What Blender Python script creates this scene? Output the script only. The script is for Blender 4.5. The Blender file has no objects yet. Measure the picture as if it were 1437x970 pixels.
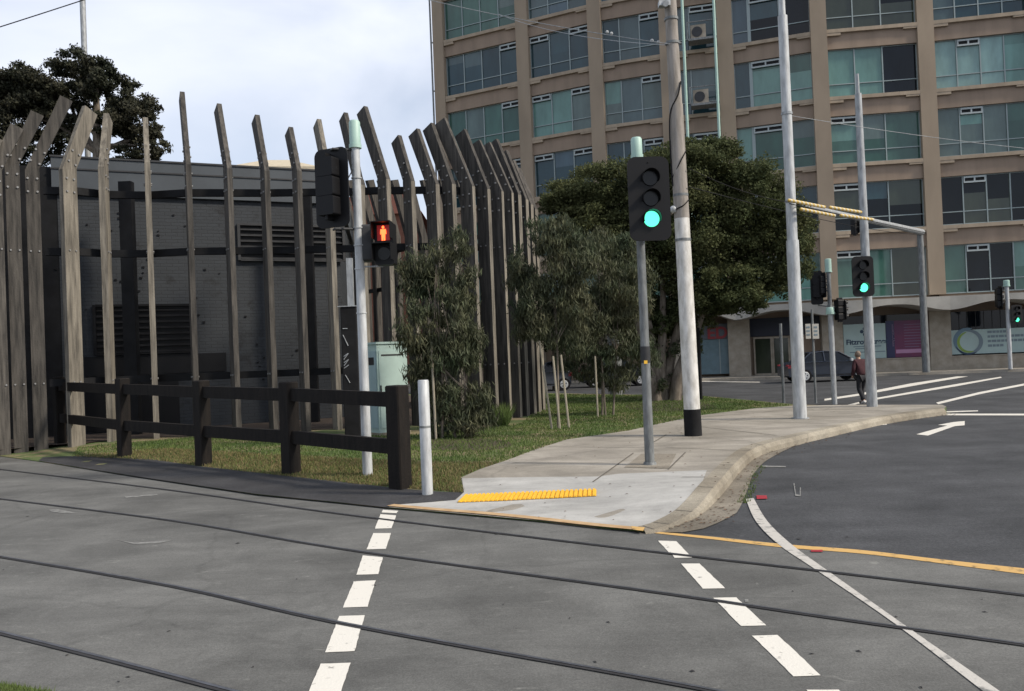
import bpy, bmesh, math, random
import numpy as np
from mathutils import Vector, Matrix
R = math.radians
random.seed(7); np.random.seed(7)
C = bpy.context.scene.collection
scn = bpy.context.scene

# ------------------------------------------------------------------ camera, sky, sun, exposure
F = 1160.0; H = 1.87
ROLL = math.atan(.040); PITCH = math.atan(14/1160.)
f_ = Vector((0, math.cos(PITCH), math.sin(PITCH))); u0 = Vector((0, -math.sin(PITCH), math.cos(PITCH))); r0 = Vector((1, 0, 0))
r_ = r0*math.cos(ROLL) - u0*math.sin(ROLL); u_ = r0*math.sin(ROLL) + u0*math.cos(ROLL)
cam = bpy.data.cameras.new('camera'); co = bpy.data.objects.new('camera', cam); C.objects.link(co)
cam.sensor_width = 36; cam.lens = 36*F/1437; cam.clip_start = .1; cam.clip_end = 3000
m = Matrix((r_, u_, -f_)).transposed().to_4x4(); m.translation = (0, 0, H); co.matrix_world = m
scn.camera = co
SUN_AZ, SUN_EL = math.atan2(.93, -.37), R(40)          # azimuth measured from +Y towards +X
w = bpy.data.worlds.new('World'); scn.world = w; w.use_nodes = True
nt = w.node_tree; nt.nodes.clear()
def N(nt, t, **k):
    n = nt.nodes.new(t)
    for a, b in k.items():
        if a.startswith('i_'): n.inputs[a[2:].replace('_', ' ')].default_value = b
        else: setattr(n, a, b)
    return n
sky = N(nt, 'ShaderNodeTexSky', sky_type='NISHITA', sun_disc=False, sun_elevation=SUN_EL, sun_rotation=SUN_AZ, altitude=50., air_density=1.0, dust_density=1.5, ozone_density=2.)
tc = N(nt, 'ShaderNodeTexCoord')
mp = N(nt, 'ShaderNodeMapping'); mp.inputs['Scale'].default_value = (1.0, 1.0, 1.6); mp.inputs['Location'].default_value = (.35, .1, .2)
nz = N(nt, 'ShaderNodeTexNoise'); nz.inputs['Scale'].default_value = 2.2; nz.inputs['Detail'].default_value = 6; nz.inputs['Roughness'].default_value = .5; nz.inputs['Distortion'].default_value = .3
rp = N(nt, 'ShaderNodeValToRGB'); rp.color_ramp.elements[0].position = .36; rp.color_ramp.elements[1].position = .66
rp.color_ramp.elements[0].color = (.34, .34, .34, 1); rp.color_ramp.elements[1].color = (.95, .95, .95, 1)
mx = N(nt, 'ShaderNodeMixRGB'); mx.inputs['Color2'].default_value = (6.9, 7.25, 8.1, 1)
bg = N(nt, 'ShaderNodeBackground'); bg.inputs['Strength'].default_value = .10
wo = N(nt, 'ShaderNodeOutputWorld')
L = nt.links.new
L(tc.outputs['Generated'], mp.inputs[0]); L(mp.outputs[0], nz.inputs['Vector']); L(nz.outputs[0], rp.inputs[0]); L(rp.outputs[0], mx.inputs[0])
L(sky.outputs[0], mx.inputs['Color1']); L(mx.outputs[0], bg.inputs[0]); L(bg.outputs[0], wo.inputs[0])
sl = bpy.data.lights.new('sun', 'SUN'); sl.energy = 2.9; sl.angle = R(7); sl.color = (1, .90, .76)
so = bpy.data.objects.new('sun', sl); C.objects.link(so)
sd = Vector((math.sin(SUN_AZ)*math.cos(SUN_EL), math.cos(SUN_AZ)*math.cos(SUN_EL), math.sin(SUN_EL)))
so.rotation_euler = sd.to_track_quat('Z', 'Y').to_euler()
vs = scn.view_settings; vs.view_transform = 'Standard'; vs.look = 'None'; vs.exposure = 0.5; vs.gamma = 1; vs.use_curve_mapping = False

# ------------------------------------------------------------------ measuring helpers
def ray(x, y): return f_ + r_*((x-718.5)/F) + u_*((485-y)/F)
FRONT = [(-60., 60.), (-10.35, 17.95), (-4.85, 13.2), (-1.63, 10.62), (1.27, 8.6), (4., 6.7), (12., 1.)]
def dist_front(x, y):
    b = 1e9
    for (x0, y0), (x1, y1) in zip(FRONT, FRONT[1:]):
        dx, dy = x1-x0, y1-y0; t = max(0, min(1, ((x-x0)*dx+(y-y0)*dy)/(dx*dx+dy*dy)))
        b = min(b, math.hypot(x-x0-t*dx, y-y0-t*dy))
    return b
def hz(x, y):
    t = max(0, min(1, dist_front(x, y)/2.4)); return .015 + .125*t*t*(3-2*t)
def G(x, y, z=0.):
    d = ray(x, y); t = (z-H)/d.z; return Vector((d.x*t, d.y*t, z))
def T(x, y):
    z = .1
    for i in range(8):
        p = G(x, y, z); z = hz(p.x, p.y)
    return Vector((p.x, p.y, z))
def P(x, y, D):
    d = ray(x, y); return Vector((0, 0, H)) + d*(D/d.y)
def hor(x): return 499 - .04*(x-718.5)
def base(x, D, z=.14):           # ground point at image column x (of the base) and depth D
    yy = hor(x) + F*(H-z)/D
    p = P(x, yy, D); return Vector((p.x, p.y, z))

# ------------------------------------------------------------------ mesh helpers
class MB:
    def __init__(s, M=None): s.v = []; s.f = []; s.m = []; s.M = M; s.mi = 0
    def add(s, vs, fs):
        o = len(s.v)
        for v in vs:
            v = Vector(v); s.v.append(s.M @ v if s.M else v)
        for f in fs: s.f.append(tuple(i+o for i in f)); s.m.append(s.mi)
    def hexa(s, a, b):           # a, b: bottom and top rings of same length
        n = len(a); s.add(list(a)+list(b), [tuple(range(n))[::-1], tuple(range(n, 2*n))]+[(i, (i+1) % n, n+(i+1) % n, n+i) for i in range(n)])
    def box(s, c, d, rz=0, bev=0):
        x, y, z = c; a, b, h = d[0]/2, d[1]/2, d[2]/2; cs, sn = math.cos(rz), math.sin(rz)
        pts = [(-a, -b), (a, -b), (a, b), (-a, b)]
        if bev: pts = [(-a+bev, -b), (a-bev, -b), (a, -b+bev), (a, b-bev), (a-bev, b), (-a+bev, b), (-a, b-bev), (-a, -b+bev)]
        q = [(x+px*cs-py*sn, y+px*sn+py*cs) for px, py in pts]
        if bev:
            def sc(k): return [(x+(px-x)*k[0], y+(py-y)*k[0], k[1]) for px, py in q]
            k = 1-bev/max(a, b)
            r1 = [(p[0], p[1], z-h) for p in q]; r2 = [(p[0], p[1], z+h-bev) for p in q]; r3 = sc((k, z+h))
            n = len(q); s.add(r1+r2+r3, [tuple(range(n))[::-1]]+[(i, (i+1) % n, n+(i+1) % n, n+i) for i in range(n)]+[(n+i, n+(i+1) % n, 2*n+(i+1) % n, 2*n+i) for i in range(n)]+[tuple(range(2*n, 3*n))])
        else: s.hexa([(p[0], p[1], z-h) for p in q], [(p[0], p[1], z+h) for p in q])
    def tube(s, pts, rs, n=12, cap=True):
        pts = [Vector(p) for p in pts]
        if not isinstance(rs, (list, tuple)): rs = [rs]*len(pts)
        vs, fs = [], []; pu = None
        for i, p in enumerate(pts):
            t = (pts[min(i+1, len(pts)-1)]-pts[max(i-1, 0)]).normalized()
            if pu is None: pu = t.orthogonal().normalized() if abs(t.z) < .99 else Vector((1, 0, 0))
            u = (pu - t*pu.dot(t)).normalized(); pu = u; v = t.cross(u)
            vs += [p+(u*math.cos(2*math.pi*k/n)+v*math.sin(2*math.pi*k/n))*rs[i] for k in range(n)]
        for i in range(len(pts)-1):
            for k in range(n): fs.append((i*n+k, i*n+(k+1) % n, (i+1)*n+(k+1) % n, (i+1)*n+k))
        if cap: fs.append(tuple(range(n))[::-1]); fs.append(tuple((len(pts)-1)*n+k for k in range(n)))
        s.add(vs, fs)
    def prism(s, poly, o, ax, ay, an, t):     # poly in (ax,ay) plane at o, extruded by t along an
        o = Vector(o); ax, ay, an = Vector(ax), Vector(ay), Vector(an)
        a = [o+ax*p[0]+ay*p[1] for p in poly]; s.hexa([p for p in a], [p+an*t for p in a])
    def ball(s, c, r, n=8, sc=(1, 1, 1)):
        vs = []; fs = []; c = Vector(c)
        for i in range(1, n//2+1):
            th = math.pi*i/(n//2+1)
            for k in range(n): vs.append(c+Vector((math.sin(th)*math.cos(2*math.pi*k/n)*sc[0], math.sin(th)*math.sin(2*math.pi*k/n)*sc[1], math.cos(th)*sc[2]))*r)
        q = n//2
        for i in range(q-1):
            for k in range(n): fs.append((i*n+k, (i+1)*n+k, (i+1)*n+(k+1) % n, i*n+(k+1) % n))
        vs += [c+Vector((0, 0, r*sc[2])), c-Vector((0, 0, r*sc[2]))]
        for k in range(n): fs.append((len(vs)-2, k, (k+1) % n)); fs.append((len(vs)-1, (q-1)*n+(k+1) % n, (q-1)*n+k))
        s.add(vs, fs)
    def build(s, name, mats, parent=None, smooth=False, local=False):
        me = bpy.data.meshes.new(name); off = Vector((0, 0, 0)) if (local or parent is None) else Vector(parent.get('_w', (0, 0, 0)))
        me.from_pydata([v-off for v in s.v], [], s.f)
        for mt in (mats if isinstance(mats, (list, tuple)) else [mats]): me.materials.append(mt)
        me.polygons.foreach_set('material_index', s.m)
        if smooth:
            me.polygons.foreach_set('use_smooth', [True]*len(me.polygons))
            try: me.set_sharp_from_angle(angle=R(40))
            except Exception: pass
        me.update(); o = bpy.data.objects.new(name, me); C.objects.link(o)
        if parent: o.parent = parent; o['_w'] = tuple(off)
        else: o['_w'] = (0, 0, 0)
        return o
def tag(o, label=None, cat=None, group=None, kind=None):
    if label: o['label'] = label
    if cat: o['category'] = cat
    if group: o['group'] = group
    if kind: o['kind'] = kind
    return o
def thing(name, label, cat, loc, group=None, rz=0):
    o = bpy.data.objects.new(name, None); C.objects.link(o); o.location = loc; o.rotation_euler = (0, 0, rz)
    o.empty_display_size = .2; o['_w'] = tuple(loc) if rz == 0 else (0, 0, 0)
    return tag(o, label, cat, group)
def rootmesh(o, loc):            # move a top-level mesh's origin to its base
    loc = Vector(loc); o.data.transform(Matrix.Translation(-loc)); o.location = loc; o['_w'] = tuple(loc); return o

# ------------------------------------------------------------------ materials
def pmat(name, col, rough=.8, metal=0, spec=.5, var=.0, vscale=3., col2=None, bump=0., bscale=60., streak=None, emis=None, trans=0, rnd=0., island=0., detail=4, lo=.35, hi=.65):
    mt = bpy.data.materials.new(name); mt.use_nodes = True; nt = mt.node_tree; L = nt.links.new
    b = nt.nodes['Principled BSDF']; b.inputs['Roughness'].default_value = rough; b.inputs['Metallic'].default_value = metal
    b.inputs['Specular IOR Level'].default_value = spec; b.inputs['Base Color'].default_value = (*col, 1)
    src = None
    if var or col2:
        t = N(nt, 'ShaderNodeTexCoord'); mpn = N(nt, 'ShaderNodeMapping'); mpn.inputs['Scale'].default_value = streak or (1, 1, 1)
        n1 = N(nt, 'ShaderNodeTexNoise'); n1.inputs['Scale'].default_value = vscale; n1.inputs['Detail'].default_value = detail; n1.inputs['Roughness'].default_value = .62
        L(t.outputs['Object'], mpn.inputs[0]); L(mpn.outputs[0], n1.inputs['Vector'])
        cr = N(nt, 'ShaderNodeValToRGB'); cr.color_ramp.elements[0].position = lo; cr.color_ramp.elements[1].position = hi
        c2 = col2 or tuple(min(1, c*(1+var)) for c in col); c1 = col if col2 else tuple(c*(1-var) for c in col)
        cr.color_ramp.elements[0].color = (*c1, 1); cr.color_ramp.elements[1].color = (*c2, 1)
        L(n1.outputs[0], cr.inputs[0]); src = cr.outputs[0]
    if rnd or island:
        hs = N(nt, 'ShaderNodeHueSaturation'); mr = N(nt, 'ShaderNodeMapRange'); a = rnd or island
        mr.inputs['To Min'].default_value = 1-a; mr.inputs['To Max'].default_value = 1+a
        if rnd: L(N(nt, 'ShaderNodeObjectInfo').outputs['Random'], mr.inputs[0])
        else: L(N(nt, 'ShaderNodeNewGeometry').outputs['Random Per Island'], mr.inputs[0])
        L(mr.outputs[0], hs.inputs['Value'])
        if src: L(src, hs.inputs['Color'])
        else: hs.inputs['Color'].default_value = (*col, 1)
        src = hs.outputs[0]
    if src: L(src, b.inputs['Base Color'])
    if bump:
        t2 = N(nt, 'ShaderNodeTexCoord'); n2 = N(nt, 'ShaderNodeTexNoise'); n2.inputs['Scale'].default_value = bscale; n2.inputs['Detail'].default_value = 3
        L(t2.outputs['Object'], n2.inputs['Vector']); bp = N(nt, 'ShaderNodeBump'); bp.inputs['Strength'].default_value = bump; bp.inputs['Distance'].default_value = .01
        L(n2.outputs[0], bp.inputs['Height']); L(bp.outputs[0], b.inputs['Normal'])
    if emis: b.inputs['Emission Color'].default_value = (*emis[0], 1); b.inputs['Emission Strength'].default_value = emis[1]
    if trans:
        tr = N(nt, 'ShaderNodeBsdfTranslucent'); ms = N(nt, 'ShaderNodeMixShader'); ms.inputs[0].default_value = trans
        if src: L(src, tr.inputs[0])
        else: tr.inputs[0].default_value = (*col, 1)
        L(b.outputs[0], ms.inputs[1]); L(tr.outputs[0], ms.inputs[2]); L(ms.outputs[0], nt.nodes['Material Output'].inputs[0])
    return mt
def road_mat(name, col, patch, speck=.25, crack=.0, marks=0.):
    mt = bpy.data.materials.new(name); mt.use_nodes = True; nt = mt.node_tree; L = nt.links.new; b = nt.nodes['Principled BSDF']
    b.inputs['Roughness'].default_value = .85; b.inputs['Specular IOR Level'].default_value = .3
    t = N(nt, 'ShaderNodeTexCoord')
    def noise(sc, det, ro=.6, rot=None, st=None, dist=0):
        n = N(nt, 'ShaderNodeTexNoise'); n.inputs['Scale'].default_value = sc; n.inputs['Detail'].default_value = det; n.inputs['Roughness'].default_value = ro; n.inputs['Distortion'].default_value = dist
        mpn = N(nt, 'ShaderNodeMapping'); mpn.inputs['Scale'].default_value = st or (1, 1, 1)
        if rot: mpn.inputs['Rotation'].default_value = (0, 0, rot)
        L(t.outputs['Object'], mpn.inputs[0]); L(mpn.outputs[0], n.inputs['Vector']); return n.outputs[0]
    def ramp(x, a, b_, c1, c2):
        r = N(nt, 'ShaderNodeValToRGB'); r.color_ramp.elements[0].position = a; r.color_ramp.elements[1].position = b_
        r.color_ramp.elements[0].color = c1; r.color_ramp.elements[1].color = c2; L(x, r.inputs[0]); return r.outputs[0]
    g = lambda v: (v, v, v, 1)
    big = ramp(noise(.45, 5, .6), .35, .68, (*col, 1), (*patch, 1))
    def mul(a, bb, f=1.):
        mm = N(nt, 'ShaderNodeMixRGB', blend_type='MULTIPLY'); mm.inputs[0].default_value = f; L(a, mm.inputs[1]); L(bb, mm.inputs[2]); return mm.outputs[0]
    c = mul(big, ramp(noise(1.4, 6, .7, rot=R(37), st=(.35, 1.6, 1)), .3, .7, g(.82), g(1.18)))       # streaks along the tramway
    c = mul(c, ramp(noise(70, 3, .85), .3, .7, g(1-speck*1.3), g(1+speck*1.3)))
    c = mul(c, ramp(noise(.9, 8, .72, dist=.6), .38, .62, g(.84), g(1.12)))
    c = mul(c, ramp(noise(5., 4, .7), .22, .42, g(.78), g(1)))
    c = mul(c, ramp(noise(28, 3, .7), .25, .75, g(1-speck*.6), g(1+speck*.6)))
    if marks:
        mk = ramp(noise(2.3, 7, .75, dist=1.2, st=(1, 3, 1)), .60, .72, g(0), g(marks))
        sc = N(nt, 'ShaderNodeMixRGB'); L(mk, sc.inputs[0]); L(c, sc.inputs[1]); sc.inputs[2].default_value = (patch[0]*1.9, patch[1]*1.9, patch[2]*1.85, 1); c = sc.outputs[0]
    if crack:
        v = N(nt, 'ShaderNodeTexVoronoi', feature='DISTANCE_TO_EDGE'); v.inputs['Scale'].default_value = .35
        w2 = N(nt, 'ShaderNodeTexNoise'); w2.inputs['Scale'].default_value = 1.3; w2.inputs['Detail'].default_value = 6
        ad = N(nt, 'ShaderNodeMixRGB'); ad.inputs[0].default_value = .35; L(t.outputs['Object'], ad.inputs[1]); L(t.outputs['Object'], w2.inputs['Vector']); L(w2.outputs['Color'], ad.inputs[2]); L(ad.outputs[0], v.inputs['Vector'])
        c = mul(c, ramp(v.outputs[0], .002, .008, g(.6), g(1)), crack)
    L(c, b.inputs['Base Color'])
    bp = N(nt, 'ShaderNodeBump'); bp.inputs['Strength'].default_value = .35; bp.inputs['Distance'].default_value = .006
    L(noise(120, 2, .7), bp.inputs['Height']); L(bp.outputs[0], b.inputs['Normal'])
    return mt
MAT = {}
MAT['tramroad'] = road_mat('tramway asphalt', (.094, .094, .089), (.140, .140, .132), .24, .3, .6)
MAT['road'] = road_mat('dark asphalt', (.042, .044, .047), (.066, .068, .072), .40, .2, .35)
MAT['fresh'] = road_mat('fresh asphalt', (.030, .030, .033), (.050, .050, .052), .45)
MAT['path'] = road_mat('old concrete', (.235, .215, .180), (.315, .290, .250), .12, .4, .2)
MAT['slab'] = road_mat('new concrete', (.350, .345, .325), (.400, .395, .375), .06, .0, .15)
MAT['gutter'] = road_mat('gutter concrete', (.150, .130, .100), (.24, .215, .175), .25, .5, .3)
MAT['kerb'] = road_mat('kerb concrete', (.19, .165, .125), (.34, .31, .25), .25, .6, .4)
MAT['joint'] = pmat('joint', (.10, .09, .075), .95)
MAT['white'] = pmat('white line paint', (.22, .21, .19), .6, col2=(.66, .635, .57), vscale=14, bump=.3, lo=.30, hi=.40, detail=10)
MAT['oldwhite'] = pmat('worn white line paint', (.16, .16, .15), .7, col2=(.47, .45, .41), vscale=9, bump=.3, lo=.34, hi=.48, detail=10)
MAT['yellow'] = pmat('yellow line paint', (.24, .16, .07), .6, col2=(.56, .35, .12), vscale=10, lo=.34, hi=.46, detail=10)
MAT['ochre'] = pmat('faded ochre paint', (.36, .22, .10), .8, col2=(.48, .34, .19), vscale=5)
MAT['tactile'] = pmat('tactile yellow', (.80, .46, .04), .5, var=.08, vscale=9)
MAT['red'] = pmat('red paint', (.30, .02, .03), .6)
MAT['steelhead'] = pmat('polished rail steel', (.15, .155, .17), .42, metal=.7, var=.2, vscale=9)
MAT['groove'] = pmat('rail groove grime', (.022, .021, .022), .8, var=.2)
MAT['galv'] = pmat('galvanised steel', (.30, .315, .325), .5, metal=.12, var=.30, vscale=9, streak=(1.5, 1.5, .35), detail=9)
MAT['galvdull'] = pmat('dull galvanised steel', (.150, .160, .162), .6, metal=.1, var=.35, vscale=9, streak=(1.5, 1.5, .4), detail=9)
MAT['galvlight'] = pmat('bright galvanised steel', (.42, .435, .44), .5, metal=.1, var=.26, vscale=8, streak=(1.5, 1.5, .3), detail=9)
MAT['mint'] = pmat('pale green plastic', (.34, .49, .43), .5, var=.06)
MAT['cabgreen'] = pmat('pale green cabinet paint', (.37, .49, .46), .5, var=.08, vscale=2)
MAT['cabshade'] = pmat('cabinet paint with side shade', (.30, .41, .43), .5, var=.08, vscale=2)  # cabinet green again, with the shade of the left side painted in
MAT['black'] = pmat('black plastic', (.006, .006, .007), .5, spec=.25)
MAT['blackmatt'] = pmat('matt black', (.012, .012, .013), .85, spec=.2, var=.3)
MAT['darkgrey'] = pmat('dark grey plastic', (.022, .023, .025), .55, var=.25, vscale=4)
MAT['green_on'] = pmat('lit green lamp', (.05, .8, .5), .4, emis=((.10, 1.0, .52), 1.25))
MAT['red_on'] = pmat('lit red lamp', (.9, .1, .02), .4, emis=((1.0, .13, .03), 2.6))
MAT['red_glow'] = pmat('lit red lamp mask', (.30, .01, .01), .4, emis=((.6, .01, .005), .12))
MAT['lens_off'] = pmat('dark lens', (.006, .006, .007), .25, spec=.3)
MAT['fin'] = pmat('weathered timber', (.025, .0232, .021), .9, col2=(.088, .080, .070), vscale=2.2, streak=(6, 6, .5), bump=.5, bscale=25, rnd=.22, detail=8)
MAT['finlight'] = pmat('pale weathered and sunlit timber', (.080, .072, .060), .9, col2=(.240, .217, .178), vscale=2.2, streak=(6, 6, .5), bump=.5, bscale=25, rnd=.15, detail=8)  # pale fins, and the painted-in sunlight on weathered outer fin edges
MAT['bolt'] = pmat('zinc bolt', (.24, .24, .24), .6, metal=.3)
MAT['blackwood'] = pmat('black stained timber', (.007, .006, .0055), .8, spec=.2, col2=(.015, .012, .010), vscale=3, streak=(5, 5, .7), bump=.4, bscale=30)
MAT['blacksteel'] = pmat('black steel', (.007, .0075, .009), .7, spec=.2, var=.3)
MAT['subfascia'] = pmat('dark grey fascia panel', (.048, .057, .066), .55, var=.10, vscale=1.2)
MAT['concretepole'] = pmat('grey pole', (.20, .18, .155), .85, col2=(.33, .30, .27), vscale=3, streak=(4, 4, .6), bump=.4, bscale=30, detail=7)
MAT['whitepaint'] = pmat('flaking white paint', (.40, .385, .35), .7, col2=(.66, .65, .62), vscale=5, streak=(1.5, 1.5, .5), bump=.3, bscale=30, detail=10, lo=.35, hi=.6)
MAT['facade'] = pmat('tan render', (.290, .230, .168), .9, var=.10, vscale=.7, streak=(1, 1, .35), detail=8)
MAT['spandrel'] = pmat('brown render spandrel', (.262, .198, .148), .9, var=.12, vscale=.9, streak=(1.6, 1.6, .25), detail=8)
MAT['sill'] = pmat('stone sill', (.33, .265, .195), .9, var=.14, vscale=2, streak=(1, 1, .5), detail=8)
MAT['canopy'] = pmat('painted concrete canopy', (.36, .345, .31), .85, var=.15, vscale=.8, detail=8)
MAT['stone'] = pmat('stone cladding', (.26, .225, .175), .85, col2=(.36, .32, .26), vscale=2.5, detail=8)
MAT['alu'] = pmat('aluminium frame', (.26, .31, .31), .5, metal=.2)
MAT['aluwhite'] = pmat('white aluminium', (.36, .40, .40), .5)
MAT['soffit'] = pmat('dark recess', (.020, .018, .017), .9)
MAT['grass'] = None
def glass(name, c, r=.08, v=.18, sp=.55): return pmat(name, c, r, spec=sp, var=v, vscale=.8, streak=(1.5, 1.5, .5), island=.22, bump=.12, bscale=1.3)
GL = dict(green=glass('green tinted pane', (.042, .100, .080)), dgreen=glass('deep green pane', (.018, .060, .045)), teal=glass('teal blind pane', (.105, .205, .180)),
          lteal=glass('pale teal blind pane', (.17, .27, .255)), slate=glass('slate blue pane', (.017, .044, .054)), blue=glass('blue pane', (.045, .075, .095)),
          dark=glass('dark pane', (.004, .006, .009), .08, .3, .3), olive=glass('olive pane', (.028, .036, .024)), grey=glass('grey green pane', (.080, .115, .108)), haze=glass('hazy blue pane', (.055, .085, .090)))

# ground grass material
def grass_mat():
    mt = pmat('mown grass', (.055, .090, .022), .95, col2=(.10, .13, .04), vscale=5, bump=.8, bscale=70, detail=8); nt = mt.node_tree; L = nt.links.new
    b = nt.nodes['Principled BSDF']; src = b.inputs['Base Color'].links[0].from_socket
    t = N(nt, 'ShaderNodeTexCoord'); n = N(nt, 'ShaderNodeTexNoise'); n.inputs['Scale'].default_value = .9; n.inputs['Detail'].default_value = 7; n.inputs['Roughness'].default_value = .65
    r = N(nt, 'ShaderNodeValToRGB'); r.color_ramp.elements[0].position = .47; r.color_ramp.elements[1].position = .56
    mx = N(nt, 'ShaderNodeMixRGB'); mx.inputs[2].default_value = (.19, .155, .085, 1)
    L(t.outputs['Object'], n.inputs['Vector']); L(n.outputs[0], r.inputs[0]); L(r.outputs[0], mx.inputs[0]); L(src, mx.inputs[1]); L(mx.outputs[0], b.inputs['Base Color']); return mt
MAT['grass'] = grass_mat()
MAT['blade'] = pmat('grass blade', (.070, .120, .026), .8, island=.45, trans=.3, col2=(.125, .165, .042), vscale=.8)
MAT['dryblade'] = pmat('dry grass blade', (.19, .155, .07), .85, island=.35, trans=.2)
MAT['mulch'] = pmat('bark mulch', (.030, .020, .014), .95, col2=(.085, .060, .042), vscale=20, bump=1, bscale=40, detail=8)
MAT['leaf_big'] = pmat('dense dark green leaf', (.056, .072, .031), .8, spec=.12, island=.28, trans=.3, col2=(.100, .108, .048), vscale=.5)
MAT['leaf_gum'] = pmat('gum leaf', (.056, .078, .042), .6, spec=.25, island=.5, trans=.3, col2=(.112, .110, .062), vscale=.9)
MAT['leaf_back'] = pmat('dark gum leaf', (.020, .026, .015), .7, spec=.2, island=.45, trans=.15, col2=(.046, .044, .028), vscale=.4)
MAT['leaf_dry'] = pmat('fallen leaf', (.10, .055, .03), .8, island=.5)
MAT['bark'] = pmat('grey brown bark', (.085, .068, .052), .9, col2=(.21, .18, .145), vscale=3, streak=(3, 3, .8), bump=.8, bscale=14, detail=8)
MAT['stake'] = pmat('pale timber stake', (.30, .27, .21), .85, var=.15, vscale=5)

# ------------------------------------------------------------------ ground sheets
def sheet(name, pts, mat, off, label=None, skirt=0, follow=True, step=.6, cat=None, group=None, kind='structure'):
    bm = bmesh.new(); vs = [bm.verts.new((p[0], p[1], 0)) for p in pts]
    fc = bm.faces.new(vs)
    if fc.normal.z < 0: bmesh.ops.reverse_faces(bm, faces=[fc])
    bm.faces.ensure_lookup_table()
    if bm.faces[0].calc_area() < 0: pass
    if follow:
        xs = [p[0] for p in pts]; ys = [p[1] for p in pts]
        xa, xb, ya, yb = max(min(xs), -14), min(max(xs), 8), min(ys), min(max(ys), 22)
        n = int((xb-xa)/step)
        for i in range(1, n+1):
            bmesh.ops.bisect_plane(bm, geom=bm.verts[:]+bm.edges[:]+bm.faces[:], plane_co=(xa+i*step, 0, 0), plane_no=(1, 0, 0), dist=1e-5)
        for i in range(1, int((yb-ya)/step)+1):
            bmesh.ops.bisect_plane(bm, geom=bm.verts[:]+bm.edges[:]+bm.faces[:], plane_co=(0, ya+i*step, 0), plane_no=(0, 1, 0), dist=1e-5)
    bmesh.ops.triangulate(bm, faces=bm.faces[:])
    bm.normal_update()
    for f in bm.faces:
        if f.normal.z < 0: f.normal_flip()
    for v in bm.verts: v.co.z = (hz(v.co.x, v.co.y) if follow else 0)+off
    if skirt:
        be = [e for e in bm.edges if len(e.link_faces) == 1]
        r = bmesh.ops.extrude_edge_only(bm, edges=be)
        for v in r['geom']:
            if isinstance(v, bmesh.types.BMVert): v.co.z -= skirt
    me = bpy.data.meshes.new(name); bm.to_mesh(me); bm.free(); me.materials.append(mat)
    o = bpy.data.objects.new(name, me); C.objects.link(o); o['_w'] = (0, 0, 0)
    return tag(o, label, cat, group, kind)
def smooth(pts, n=6, closed=False):
    out = []; q = [Vector(p) for p in pts]
    for i in range(len(q)-1):
        p0, p1, p2, p3 = q[max(i-1, 0)], q[i], q[i+1], q[min(i+2, len(q)-1)]
        for k in range(n):
            t = k/n; out.append(.5*((2*p1)+(p2-p0)*t+(2*p0-5*p1+4*p2-p3)*t*t+(3*p1-p0-3*p2+p3)*t**3))
    out.append(q[-1]); return out
def gp(l, z=None): return [(T(*p) if z is None else G(p[0], p[1], z)) for p in l]

sheet('ground', [(-900, -300), (900, -300), (900, 1500), (-900, 1500)], MAT['road'], -.005, 'dark asphalt ground reaching to the horizon', follow=False)
# tramway paving: lighter asphalt band
tw_far = [Vector(p+(0,)) for p in FRONT[:5]]+gp([(904, 747), (1000, 752), (1095, 763), (1250, 780), (1437, 803), (1560, 822)], 0)
sheet('tramway_road', [tuple(p) for p in tw_far]+[(14, 3), (14, -12), (-40, -12), (-70, 60)], MAT['tramroad'], -.0005, 'lighter grey asphalt tramway paving across the foreground', follow=False)
front = [(-58, 58.2)]+[tuple(G(54, 647, .015)[:2])]+[tuple(T(p[0], p[1]-1.6)[:2]) for p in [(191, 669), (361, 694), (480, 706), (545, 713), (600, 718), (756, 732), (832, 740), (904, 746)]]
kerbpx = [(904, 746), (922, 744), (945, 735), (978, 714), (1007, 679), (1034, 649), (1063, 628), (1120, 612.5), (1157, 604), (1230, 588), (1282, 579.5), (1325, 574)]
kerb = smooth(gp(kerbpx), 5)
backpx = [(1328, 571), (1322, 568.5), (1200, 568.5), (1157, 569), (1110, 567), (985, 555.5), (750, 551.5)]
back = [tuple(T(*p)[:2]) for p in backpx]
isl = front + [tuple(p[:2]) for p in kerb[1:]] + back + [(-12, 46), (-80, 60)]
sheet('verge', isl, MAT['grass'], 0, 'grass verge with patchy dry turf between tramway and far road', skirt=.3)
asph = [(54, 647), (191, 669), (361, 694), (480, 706), (545, 713), (556, 709), (600, 706), (638, 703), (650, 692), (610, 690), (560, 686), (500, 679), (400, 668), (330, 660), (280, 655), (215, 645), (170, 641), (110, 640), (60, 642)]
sheet('asphalt_verge_strip', [tuple(T(x, y)[:2]) for i, (x, y) in enumerate(asph)], MAT['fresh'], .006, 'strip of darker asphalt below the black rail fence')
pathpx_l = [(548, 711.5), (556, 709), (600, 706), (638, 703), (651, 692), (647, 671), (680, 657), (716, 645), (752, 631), (795, 617.5), (840, 611), (882, 605), (925, 595), (985, 583), (1060, 573.5), (1110, 570), (1135, 569.6)]
path = [tuple(T(*p)[:2]) for p in [(545, 712.6), (600, 717.5), (756, 731.5), (832, 739.5), (904, 745.5)]] + [tuple(p[:2]) for p in kerb[1:]] + [tuple(T(*p)[:2]) for p in backpx[:4]+pathpx_l[::-1]]
sheet('footpath', path, MAT['path'], .008, 'worn tan concrete footpath curving along the corner')
slab = [(651, 692), (648.5, 672.5), (839, 670), (869, 666), (992, 661), (984, 683), (968, 705), (948, 722), (915, 735), (895, 741), (832, 737.5), (756, 728.5), (600, 714.5), (556, 710), (600, 706.5), (640, 703)]
sheet('ramp_slab', [tuple(T(*p)[:2]) for p in slab], MAT['slab'], .012, 'newer pale concrete ramp slab at the crossing')
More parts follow.
